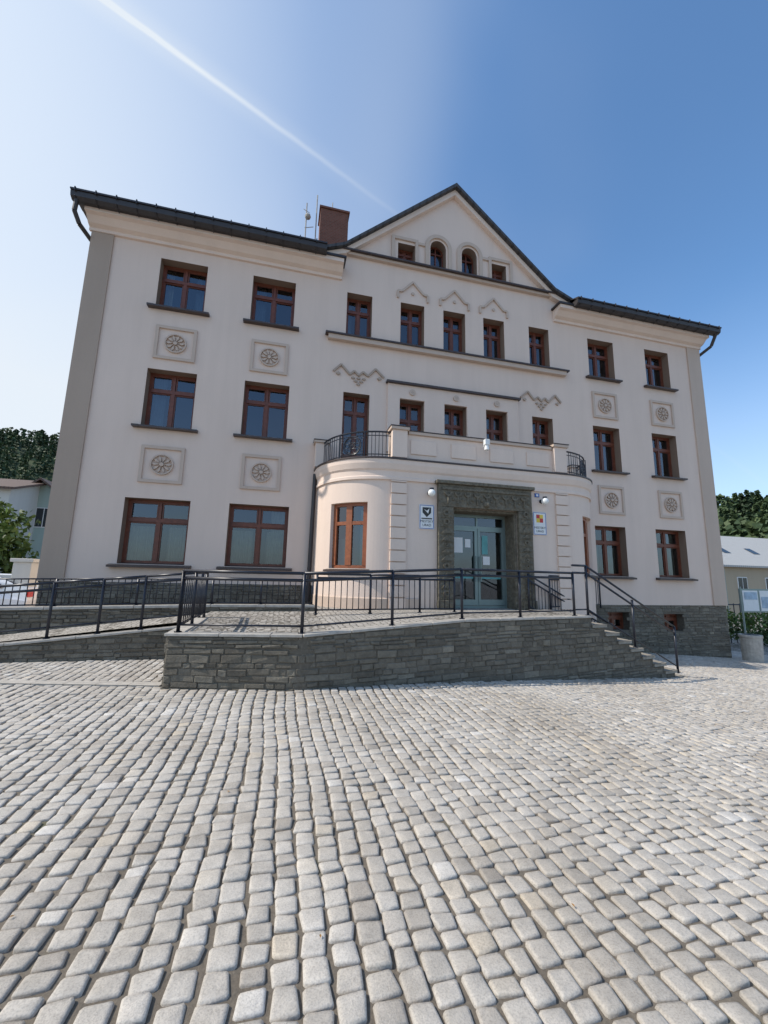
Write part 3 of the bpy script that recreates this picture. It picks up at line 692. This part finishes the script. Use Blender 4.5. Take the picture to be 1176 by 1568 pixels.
# ---------------------------------------------------------------- RAILINGS
def lerp3(p,q,t): return tuple(p[i]+(q[i]-p[i])*t for i in range(3))
def railing(name,base,h=.76,posts=None,rails=(1.0,.88,.12),bal=False,rt=.020,pr=.022,foot=.0):
    b=B()
    for p in (posts or base):
        b.cyl((p[0],p[1],p[2]-.02),(p[0],p[1],p[2]+h),pr,8); b.cyl((p[0],p[1],p[2]),(p[0],p[1],p[2]+.012),.045,8)
    for k,f in enumerate(rails):
        for p,q in zip(base,base[1:]): b.cyl((p[0],p[1],p[2]+h*f),(q[0],q[1],q[2]+h*f),rt if k<2 else .013,8)
        for p in base: b.sphere((p[0],p[1],p[2]+h*f),rt if k<2 else .013,8,5)
    if bal:
        f0=rails[-1];f1=rails[1] if len(rails)>2 else rails[0]
        for p,q in zip(base,base[1:]):
            n=max(1,int(math.dist(p,q)/.105))
            for i in range(1,n):
                c=lerp3(p,q,i/n); b.cyl((c[0],c[1],c[2]+h*f0),(c[0],c[1],c[2]+h*f1),.0085,5)
    return emit(b,name,M_RAIL,None,True)
off=.07
def fpt(x): return (x,yat(x)+off,(tz(x) if x<5.3 else -.59))
railing('ramp_railing',[fpt(-1.20),fpt(.27),fpt(1.5),fpt(2.65),fpt(3.78),fpt(5.0)],.74)
railing('ramp_railing',[(-1.20,yat(-1.2)+off,-.71),(-1.20,6.3,-.71),(-1.22,7.3,-.73)],.74,bal=True)
railing('ramp_railing',[(x,7.36,LR(x)) for x in(-6.5,-5.7,-4.95,-4.2,-3.42,-2.75,-2.15,-1.30)],.84,rails=(1,.885,.2))
railing('terrace_railing',[(x,8.47,BF(x)) for x in(-6.5,-5.2,-3.9,-2.6,-1.3,-.4,.6)],.48,rails=(1,.06),bal=True,rt=.013)
railing('terrace_railing',[(.6,7.35,-.66),(1.6,7.45,-.655),(2.6,7.55,-.65),(3.35,7.62,-.65)],.70,rails=(1,.9,.1),bal=True)
railing('stair_railing',[(5.0,6.22,-.59),(5.34,6.29,-.59),(7.78,6.77,-1.74),],.88,posts=[(5.34,6.29,-.59),(6.55,6.53,-1.2),(7.78,6.77,-1.74)],rails=(1,.85,.12))
railing('stair_railing',[(5.4,8.18,-.66),(7.9,8.62,-1.8)],.80,rails=(1,.85,.12),bal=True)
railing('terrace_railing',[(6.0,8.25,-.66),(7.1,8.7,-.66),(8.3,9.3,-.66)],.78,rails=(1,.9,.1),bal=True)
# ---------------------------------------------------------------- PAVING
def inblock(x,y):
    r=np.zeros(x.shape,bool)
    fy=np.interp(x,[p[0] for p in FP],[p[1] for p in FP])
    r|=(x>-1.27)&(x<7.86)&(y>fy-.01)
    r|=(x<=-1.27)&(x>-6.6)&(y>7.29)
    r|=(y>10.02)&(x>WL-.1)&(x<WR+.1)
    return r
def cobbles():
    px=.107; cx=[];cy=[];hw=[];hl=[]
    x=-9.0;row=0
    while x<17:
        w=px*rng.uniform(.93,1.08); y0=.1+rng.uniform(0,.1); ymax=9.2 if x<-1 else (7.2 if x<7.9 else 12)
        n=int((ymax-y0)/.08); L=rng.uniform(.078,.118,n); e=np.cumsum(L)+y0; c=e-L/2; k=c<ymax
        c=c[k];L=L[k]
        wob=.022*np.sin(c*1.3+row*.13)+.008*np.sin(c*3.7+row*.4)
        cx.append(x+w/2+wob+rng.normal(0,.002,len(c)));cy.append(c);hw.append(w/2*rng.uniform(.92,1.0,len(c)));hl.append(L/2)
        x+=w;row+=1
    cx=np.concatenate(cx);cy=np.concatenate(cy);hw=np.concatenate(hw);hl=np.concatenate(hl)
    keep=~inblock(cx,cy)
    cx,cy,hw,hl=cx[keep],cy[keep],hw[keep],hl[keep]
    n=len(cx)
    hw=hw-rng.uniform(.003,.007,n);hl=hl-rng.uniform(.003,.0085,n)
    # octagon outline: two vertices per corner, jittered together so corners never fold
    cs=[(1,1),(-1,1),(-1,-1),(1,-1)]; cut=.17
    ux=[];uy=[]
    for k,(sx,sy) in enumerate(cs):
        a_=(sx,sy*(1-cut));b_=(sx*(1-cut),sy)
        if sx*sy<0: a_,b_=b_,a_
        for p in(a_,b_): ux.append(p[0]);uy.append(p[1])
    ux=np.array(ux);uy=np.array(uy)
    cj=np.clip(rng.normal(0,.0042,(n,4,2)),-.009,.009); jit=np.repeat(cj,2,axis=1)+np.clip(rng.normal(0,.0008,(n,8,2)),-.0016,.0016)
    rot=rng.normal(0,.03,n)
    tx=np.clip(rng.normal(0,.026,n),-.06,.06);ty=np.clip(rng.normal(0,.026,n),-.06,.06);dz=rng.normal(0,.0022,n)
    rings=[(1.0,-.045),(1.0,-.009),(.945,-.0022),(.72,.0)]
    V=[]
    for s_,z in rings:
        lx=(hw[:,None]*ux[None]+jit[:,:,0])*s_;ly=(hl[:,None]*uy[None]+jit[:,:,1])*s_
        X=cx[:,None]+lx*np.cos(rot)[:,None]-ly*np.sin(rot)[:,None];Y=cy[:,None]+lx*np.sin(rot)[:,None]+ly*np.cos(rot)[:,None]
        Z=gz(X)+z+dz[:,None]+tx[:,None]*lx+ty[:,None]*ly+rng.normal(0,.0009,(n,8))
        V.append(np.stack([X,Y,Z],-1))
    ctr=np.stack([cx,cy,gz(cx)+dz+rng.normal(.0004,.0011,n)],-1)[:,None]
    V=np.concatenate(V+[ctr],1)
    nv=33
    fs=[]
    for r_ in range(3):
        for i in range(8):
            j=(i+1)%8; fs.append([r_*8+i,r_*8+j,(r_+1)*8+j,(r_+1)*8+i])
    tris=[[24+i,24+(i+1)%8,32] for i in range(8)]
    q=(np.array(fs)[None]+np.arange(n)[:,None,None]*nv).reshape(-1,4)
    t=(np.array(tris)[None]+np.arange(n)[:,None,None]*nv).reshape(-1,3)
    me=bpy.data.meshes.new('cobblestone_pavement')
    VV=V.reshape(-1,3).copy();VV[:,2]+=ZO;VV*=S
    me.vertices.add(len(VV));me.vertices.foreach_set('co',VV.ravel().astype(np.float32))
    me.loops.add(q.size+t.size);me.loops.foreach_set('vertex_index',np.concatenate([q.ravel(),t.ravel()]).astype(np.int32))
    me.polygons.add(len(q)+len(t))
    st=np.concatenate([np.arange(len(q))*4,q.size+np.arange(len(t))*3]).astype(np.int32)
    me.polygons.foreach_set('loop_start',st)
    me.polygons.foreach_set('use_smooth',np.ones(len(q)+len(t),dtype=bool))
    a=me.attributes.new('rnd','FLOAT','POINT');a.data.foreach_set('value',np.repeat(np.clip(rng.normal(.5,.24,n),0,1),nv).astype(np.float32))
    me.materials.append(M_COB);me.update(calc_edges=True);me.validate()
    o=bpy.data.objects.new('cobblestone_pavement',me);col.objects.link(o)
    return o
CP=cobbles()
def sheet(name,xs,ys,off,mat,parent=None):
    V=[];F=[]
    for x in xs:
        for y in ys: V.append((x,y,float(gz(x))+off))
    m=len(ys)
    for i in range(len(xs)-1):
        for j in range(m-1): F.append((i*m+j,(i+1)*m+j,(i+1)*m+j+1,i*m+j+1))
    return rawmesh(name,V,F,mat,parent,np.full(len(V),.5),True)
sheet('joint_bed',np.linspace(-9.05,17.1,60),np.linspace(.0,12.1,12),-.013,M_BED,CP)
sheet('ground',[-400,-200,-100,-50,-20,-9]+list(np.linspace(-8,18,50))+[30,60,120,250,400],[-300,-100,-30,-5,0,5,10,15,20,40,80,150,300,500],-.05,M_GROUND)
# scattered dry leaves
lv=B();rr=random.Random(21)
for _ in range(70):
    x=rr.uniform(-5,8);y=rr.uniform(1.6,5.0) if rr.random()<.5 else rr.uniform(4.3,5.2)
    if inblock(np.array([x]),np.array([y]))[0]: continue
    z=float(gz(x))+.006;s_=rr.uniform(.005,.010);a=rr.uniform(0,6.28);c,si=math.cos(a),math.sin(a)
    P=[(-1.3,0,0),(-.2,-.6,.3),(1.2,0,.1),(-.1,.6,.4)]
    lv.add([(x+s_*(p*c-q*si),y+s_*(p*si+q*c),z+s_*h) for p,q,h in P],[(0,1,2),(0,2,3)])
emit(lv,'fallen_leaves',M_DRY)
b=B()
P0=Vector((-6.5,6.75));P1=Vector((-1.33,5.62));n=14
for i in range(n):
    a=P0.lerp(P1,(i+.02)/n);c=P0.lerp(P1,(i+.98)/n);d=(P1-P0).normalized();w=Vector((-d.y,d.x))*.07
    b.prismz([tuple(a-w),tuple(c-w),tuple(c+w),tuple(a+w)],-1.42,-1.325)
emit(b,'kerb',M_CONC,None,bevel=.006)
# ---------------------------------------------------------------- VEGETATION
def leafcloud(cent,rad,nclump,nleaf,size,r,flat=1.0,shell=.55):
    V=[];R=[]
    for _ in range(nclump):
        d=r.normal(size=3);d/=np.linalg.norm(d);k=r.uniform(shell,1.0)
        c=np.array(cent)+d*k*np.array(rad)*(1+.15*r.normal())
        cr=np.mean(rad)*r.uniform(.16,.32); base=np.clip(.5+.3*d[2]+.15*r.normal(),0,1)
        p=c+r.normal(size=(nleaf,3))*cr*np.array([.6,.6,.5])
        a=r.normal(size=(nleaf,3));a/=np.linalg.norm(a,axis=1)[:,None];bb=np.cross(a,r.normal(size=(nleaf,3)));bb/=np.linalg.norm(bb,axis=1)[:,None]
        s_=size*r.uniform(.6,1.3,(nleaf,1))
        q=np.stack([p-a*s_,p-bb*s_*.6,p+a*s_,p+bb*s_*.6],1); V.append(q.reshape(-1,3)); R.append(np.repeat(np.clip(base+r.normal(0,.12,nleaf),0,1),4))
    return np.concatenate(V),np.concatenate(R)
def leafobj(name,V,R,mat,parent=None):
    n=len(V)//4; F=np.arange(n*4).reshape(n,4).tolist(); return rawmesh(name,V,F,mat,parent,R)
def tree(name,x,y,z,h,rad,nc=60,nl=70,size=.12,seed=1):
    e=empty(name);r=np.random.default_rng(seed)
    b=B();b.cyl((x,y,z),(x+.05,y,z+h*.45),.16,10,.10)
    for i in range(7):
        a=2*math.pi*i/7+r.uniform(-.3,.3);z0=z+h*r.uniform(.3,.5); b.cyl((x+.04,y,z0),(x+rad*.6*math.cos(a),y+rad*.6*math.sin(a),z0+h*.3),.06,6,.02)
    emit(b,'trunk',M_BARK,e,True)
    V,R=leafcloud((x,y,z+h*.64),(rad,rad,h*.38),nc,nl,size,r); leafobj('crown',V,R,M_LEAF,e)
tree('broadleaf_tree',-11.3,18.5,-1.34,3.9,1.4,seed=2)
tree('broadleaf_tree',-14.2,20.5,-1.34,4.6,1.9,seed=3)
tree('broadleaf_tree',-17.5,21,-1.34,5.0,2.0,seed=5)
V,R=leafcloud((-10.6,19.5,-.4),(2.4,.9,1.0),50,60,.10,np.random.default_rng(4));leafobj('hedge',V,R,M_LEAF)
def hill(name,x0,x1,y0,y1,hf,nx=40,ny=30):
    V=[];F=[]
    for x in np.linspace(x0,x1,nx):
        for y in np.linspace(y0,y1,ny): V.append((x,y,hf(x,y)))
    for i in range(nx-1):
        for j in range(ny-1): F.append((i*ny+j,(i+1)*ny+j,(i+1)*ny+j+1,i*ny+j+1))
    return rawmesh(name,V,F,M_HILL,None,np.full(len(V),.4),True)
def forest(name,pts,hmin,hmax,seed,mat,k=22):
    r=np.random.default_rng(seed);Vs=[];Rs=[]
    for x,y,z in pts:
        h=r.uniform(hmin,hmax); con=r.random()<.55; m=k*4
        t=r.uniform(0,1,m)**.8; a=r.uniform(0,2*math.pi,m)
        if con: rr=(1-t)*h*.2*r.uniform(.6,1.1,m); zz=z+h*(.1+.9*t)
        else: ph=np.arccos(1-2*t); rr=np.sin(ph)*h*.33*r.uniform(.7,1.1,m); zz=z+h*(.58-.38*np.cos(ph))
        p=np.stack([x+rr*np.cos(a),y+rr*np.sin(a),zz],1)
        u=r.normal(size=(m,3));u/=np.linalg.norm(u,axis=1)[:,None];w=np.cross(u,r.normal(size=(m,3)));w/=np.linalg.norm(w,axis=1)[:,None]
        s_=h*.06*r.uniform(.6,1.4,(m,1))
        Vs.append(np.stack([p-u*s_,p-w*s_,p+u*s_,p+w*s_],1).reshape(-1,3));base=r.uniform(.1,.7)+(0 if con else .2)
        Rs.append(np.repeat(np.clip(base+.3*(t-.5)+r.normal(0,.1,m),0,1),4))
    return leafobj(name,np.concatenate(Vs),np.concatenate(Rs),mat)
def sm(t): t=max(0,min(1,t)); return t*t*(3-2*t)
hL=lambda x,y:-2+33*sm((y-60)/60)*sm((x+190)/30)*sm((20-x)/60)+1.0*math.sin(x*.09)+.6*math.sin(x*.23+y*.1)
hR=lambda x,y:-3+15*sm((x-52)/45)*sm((y-15)/20)+.8*math.sin(y*.2)
hill('hill',-190,20,60,170,hL); hill('hill',50,180,10,150,hR)
r=random.Random(9)
forest('distant_forest',[(x,y,hL(x,y)-.5) for x,y in [(r.uniform(-120,-20),r.uniform(70,128)) for _ in range(1500)]],2.6,4.8,1,M_CONI,18)
forest('distant_forest',[(x,y,hR(x,y)-.5) for x,y in [(r.uniform(60,120),r.uniform(32,95)) for _ in range(420)]],5.5,8.5,2,M_CONI,44)
# ---------------------------------------------------------------- NEIGHBOUR HOUSES
M_HW=plaster('house_white',(0.62,0.62,0.58));M_HG=plaster('house_green',(0.40,0.50,0.45));M_HS=plaster('house_sand',(0.45,0.37,0.27))
M_PANE=plain('pane',(0.03,0.035,0.04),.1)
def house(name,x0,x1,y0,y1,z0,z1,zr,wm,rm,wins_,axis='x',ov=.4):
    e=empty(name)
    b=B();b.box(x0,x1,y0,y1,z0,z1)
    if axis=='x':
        ym=(y0+y1)/2; b.prismx([(y0,z1+.002),(y1,z1+.002),(ym,zr-.08)],x0,x1)
        rr=B();k=(zr-z1)/(ym-y0)
        for sgn,ye in((-1,y0),(1,y1)):
            yo=ye+sgn*ov;zo=z1-ov*k
            pr=[(ym,zr),(yo,zo),(yo,zo+.15),(ym,zr+.15)];rr.prismx(pr,x0-ov,x1+ov)
    else:
        xm=(x0+x1)/2; b.prism([(x0,z1+.002),(x1,z1+.002),(xm,zr-.08)],y0,y1)
        rr=B();k=(zr-z1)/(xm-x0)
        for sgn,xe in((-1,x0),(1,x1)):
            xo=xe+sgn*ov;zo=z1-ov*k; rr.prism([(xm,zr),(xo,zo),(xo,zo+.15),(xm,zr+.15)],y0-ov,y1+ov)
    emit(b,'walls',wm,e);emit(rr,'roof',rm,e)
    b=B();g=B()
    for wx,wz,ww,wh in wins_:
        b.box(wx-ww/2-.06,wx+ww/2+.06,y0-.05,y0-.002,wz-.06,wz+wh+.06); g.box(wx-ww/2,wx-.03,y0-.06,y0-.052,wz,wz+wh);g.box(wx+.03,wx+ww/2,y0-.06,y0-.052,wz,wz+wh)
    if wins_: emit(b,'window_frames',M_WHITE,e);emit(g,'window_panes',M_PANE,e)
house('white_house',-27,-17.1,30,38,-1.4,5.1,6.3,M_HW,M_ROOFB,[(-25,3,1.1,1.4),(-22,3,1.1,1.4),(-19,3,1.1,1.4),(-25,.2,1.1,1.4),(-19,.2,1.1,1.4)])
house('green_house',-18.6,-15.3,33,39,-1.4,5.0,6.3,M_HG,M_ROOFB,[(-16.6,3,.9,1.3)],'y')
house('sandstone_house',33,52,25,33,-3,1.7,4.4,M_HS,M_ROOFG,[(36,-.6,.9,1.2),(39,-.6,.9,1.2),(42,-.6,.9,1.2)])
b=B()
for x in(36.2,39.5): b.add([(x,26.2,2.70),(x+.7,26.2,2.70),(x+.7,27.0,3.24),(x,27.0,3.24)],[(0,1,2,3)])
emit(b,'roof_lights',M_PANE,bpy.data.objects['sandstone_house'])
e=empty('gate_pillar');b=B();b.box(-7.5,-7.05,13.8,14.25,-1.36,.22);b.box(-7.56,-6.99,13.74,14.31,.22,.32);emit(b,'pillar',M_HW,e,bevel=.01)
b=B();b.box(-12.5,-7.6,17.9,18.1,-1.4,-.75);b.box(-12.5,-7.6,17.85,18.15,-.75,-.68);emit(b,'garden_wall',M_HW)
def car(name,x0,y0,z0,L=3.55,Wd=1.45,H=1.22):
    e=empty(name)
    side=[(0,.25),(0,.62),(.12,.70),(.75,.78),(1.15,1.14),(1.5,H),(2.6,H-.02),(3.2,.92),(3.5,.86),(3.55,.5),(3.5,.22),(2.98,.2),(2.9,.4),(2.72,.5),(2.52,.4),(2.44,.2),(1.06,.2),(.98,.4),(.8,.5),(.6,.4),(.52,.2)]
    def yin(z): return .0 if z<.8 else (z-.8)/(H-.8)*.18
    b=B();n=len(side)
    vs=[(x0+x,y0+yin(z),z0+z) for x,z in side]+[(x0+x,y0+Wd-yin(z),z0+z) for x,z in side]
    b.add(vs,[tuple(range(n)),tuple(range(2*n-1,n-1,-1))]+[(i,(i+1)%n,(i+1)%n+n,i+n) for i in range(n)])
    emit(b,'body',M_CAR,e,bevel=.03)
    g=B()
    for poly in([(.95,.84),(1.25,1.12),(1.85,1.15),(1.85,.84)],[(1.92,.84),(1.92,1.15),(2.55,1.13),(2.95,.9),(2.9,.84)]):
        for s_ in(0,1):
            yy=[(y0+yin(z)-.006) if s_==0 else (y0+Wd-yin(z)+.006) for _,z in poly]; g.add([(x0+p[0],w,z0+p[1]) for p,w in zip(poly,yy)],[(0,1,2,3,4)[:len(poly)]])
    g.add([(x0+.80,y0+.1,z0+.83),(x0+1.14,y0+.2,z0+1.15),(x0+1.14,y0+Wd-.2,z0+1.15),(x0+.80,y0+Wd-.1,z0+.83)],[(0,1,2,3)])
    g.add([(x0+3.18,y0+.12,z0+.96),(x0+2.66,y0+.2,z0+1.2),(x0+2.66,y0+Wd-.2,z0+1.2),(x0+3.18,y0+Wd-.12,z0+.96)],[(0,1,2,3)])
    emit(g,'windows',M_PANE,e)
    w=B();h=B()
    for wx in(.8,2.72):
        for wy in(y0-.01,y0+Wd-.17): w.cyl((x0+wx,wy,z0+.26),(x0+wx,wy+.18,z0+.26),.26,18); h.cyl((x0+wx,wy-.01,z0+.26),(x0+wx,wy+.19,z0+.26),.15,12)
    emit(w,'tyres',M_RUB,e);emit(h,'hubs',M_ALU,e)
    t=B();t.box(x0+3.49,x0+3.56,y0+.05,y0+.3,z0+.6,z0+.78);t.box(x0+3.49,x0+3.56,y0+Wd-.3,y0+Wd-.05,z0+.6,z0+.78);emit(t,'tail_lights',M_RED,e)
car('parked_car',-10.5,13.6,-1.36)
e=empty('litter_bin');b=B();x,y=13.9,9.6;z=float(gz(x))-.03
b.cyl((x,y,z),(x,y,z+.72),.25,20,.27);b.cyl((x,y,z+.72),(x,y,z+.80),.29,20);emit(b,'drum',M_CONC,e,bevel=.01)
b=B();b.cyl((x,y,z+.80),(x,y,z+.805),.2,16);emit(b,'opening',M_RUB,e)
e=empty('information_board');zb=float(gz(15.5))
b=B();b.cyl((16.0,11.2,zb),(16.0,11.2,-.05),.03,8);b.cyl((17.6,11.2,zb),(17.6,11.2,-.05),.03,8);b.box(15.95,17.65,11.18,11.24,-.95,-.12);emit(b,'frame',M_ALU,e)
b=B();b.box(16.03,16.75,11.165,11.178,-.90,-.18);b.box(16.85,17.5,11.165,11.178,-.90,-.18);emit(b,'posters',M_WHITE,e)
b=B();b.box(16.1,16.7,11.155,11.164,-.5,-.24);b.box(16.9,17.4,11.155,11.164,-.8,-.4);emit(b,'print',M_PBLUE,e)
b=B()
for i in range(40):
    x=16+i*.35; b.cyl((x,14,-2.5),(x,14,-.8),.02,5)
for z in(-.85,-1.5): b.cyl((16,14,z),(30,14,z),.025,5)
emit(b,'metal_fence',M_RAIL)
e=empty('street_lamp');b=B();b.cyl((26,19,-2.6),(26,19,1.0),.07,8,.04);b.tube([(26,19,1.0),(25.8,19,1.3),(25.3,19,1.35)],.035,6);b.box(24.9,25.4,18.9,19.1,1.3,1.38);emit(b,'pole_and_head',M_ALU,e)
V,R=leafcloud((19.5,13.4,-1.7),(2.4,.5,.6),40,60,.07,np.random.default_rng(14));leafobj('hedge',V,R,M_LEAF)
# ---------------------------------------------------------------- CAMERA
ps,th,ro=[math.radians(a) for a in(13.76,9.26,1.24)]
F=Vector((math.sin(ps)*math.cos(th),math.cos(ps)*math.cos(th),math.sin(th)))
R0=Vector((math.cos(ps),-math.sin(ps),0));U0=R0.cross(F)
Rv=math.cos(ro)*R0+math.sin(ro)*U0;Uv=-math.sin(ro)*R0+math.cos(ro)*U0
cam=bpy.data.cameras.new('camera');cam.sensor_fit='VERTICAL';cam.sensor_height=36;cam.sensor_width=27;cam.lens=615.7/1568*36;cam.clip_start=.05;cam.clip_end=3000
co_=bpy.data.objects.new('camera',cam);col.objects.link(co_)
Mx=Matrix((Rv,Uv,-F)).transposed().to_4x4();Mx.translation=Vector((0,0,ZO*S));co_.matrix_world=Mx
sc.camera=co_
# ---------------------------------------------------------------- LIGHT
EL=math.radians(46);AZ=math.radians(-87.5)
sd=Vector((math.sin(AZ)*math.cos(EL),math.cos(AZ)*math.cos(EL),math.sin(EL)))
l=bpy.data.lights.new('sun','SUN');l.energy=4.4;l.angle=math.radians(.55);l.color=(1,.93,.83)
lo=bpy.data.objects.new('sun',l);col.objects.link(lo);lo.rotation_euler=(-sd).to_track_quat('-Z','Y').to_euler()
w=bpy.data.worlds.new('World');sc.world=w;w.use_nodes=True;nt=w.node_tree;bg=nt.nodes['Background']
sky=N(nt,'ShaderNodeTexSky',sky_type='NISHITA');sky.sun_disc=False;sky.sun_elevation=EL;sky.sun_rotation=AZ;sky.air_density=1.0;sky.dust_density=1.4;sky.ozone_density=1.6
tc=N(nt,'ShaderNodeTexCoord')
def dirpx(u,v): return (F+(u-588)/615.7*Rv+(784-v)/615.7*Uv).normalized()
d1=dirpx(160,0);d2=dirpx(590,315);n=d1.cross(d2).normalized()
def math_(op,a,b=None,c=None):
    m=N(nt,'ShaderNodeMath',operation=op)
    for i,v in enumerate((a,b,c)):
        if v is None: continue
        if isinstance(v,(int,float)): m.inputs[i].default_value=v
        else: nt.links.new(v,m.inputs[i])
    return m.outputs[0]
def dotn(v):
    m=N(nt,'ShaderNodeVectorMath',operation='DOT_PRODUCT');nt.links.new(tc.outputs['Generated'],m.inputs[0]);m.inputs[1].default_value=v;return m.outputs['Value']
def maprange(x,a,b,c,d,t='SMOOTHSTEP'):
    m=N(nt,'ShaderNodeMapRange',interpolation_type=t);nt.links.new(x,m.inputs[0])
    for i,v in zip((1,2,3,4),(a,b,c,d)): m.inputs[i].default_value=v
    return m.outputs[0]
nz=noise(nt,14,5,.6,tc.outputs['Generated'])
ax=math_('ABSOLUTE',math_('ADD',dotn(n),math_('MULTIPLY',math_('SUBTRACT',nz,.5),.004)))
core=maprange(ax,0,.0065,.8,0); halo=maprange(ax,0,.03,.25,0)
back=maprange(dotn(d1+d2),.0,.3,0,1)
endf=maprange(dotn((d2-d1).normalized()),-.35,.34,1,.05)
trail=math_('MULTIPLY',math_('MULTIPLY',math_('ADD',core,halo),endf),math_('MULTIPLY',back,.6))
cir=noise(nt,1.3,3,.5,tc.outputs['Generated'],.2)
cirm=maprange(cir,.4,.8,0,.16)
d3=dirpx(640,0);d4=dirpx(600,260);n2=d3.cross(d4).normalized()
veil=math_('MULTIPLY',maprange(math_('ABSOLUTE',math_('ADD',dotn(n2),math_('MULTIPLY',math_('SUBTRACT',cir,.5),.12))),0,.16,.13,0),maprange(dotn(d3+d4),.6,1.8,0,1))
hz=Vector((-.86,.42,.28)).normalized()
haze=maprange(dotn(hz),.20,.98,0,.86)
hor=maprange(dotn(Vector((0,0,1))),.0,.55,.38,0)
fac=math_('MINIMUM',math_('ADD',math_('ADD',trail,math_('ADD',cirm,veil)),math_('ADD',haze,hor)),.95)
tint=N(nt,'ShaderNodeMix',data_type='RGBA',blend_type='MULTIPLY');tint.inputs[0].default_value=1;nt.links.new(sky.outputs[0],tint.inputs[6]);tint.inputs[7].default_value=(1.05,1.42,1.64,1)
mx=N(nt,'ShaderNodeMix',data_type='RGBA');nt.links.new(fac,mx.inputs[0]);nt.links.new(tint.outputs[2],mx.inputs[6]);mx.inputs[7].default_value=(5.9,6.35,6.8,1)
nt.links.new(mx.outputs[2],bg.inputs[0]);bg.inputs[1].default_value=.14
sc.view_settings.view_transform='Standard';sc.view_settings.look='None';sc.view_settings.exposure=0
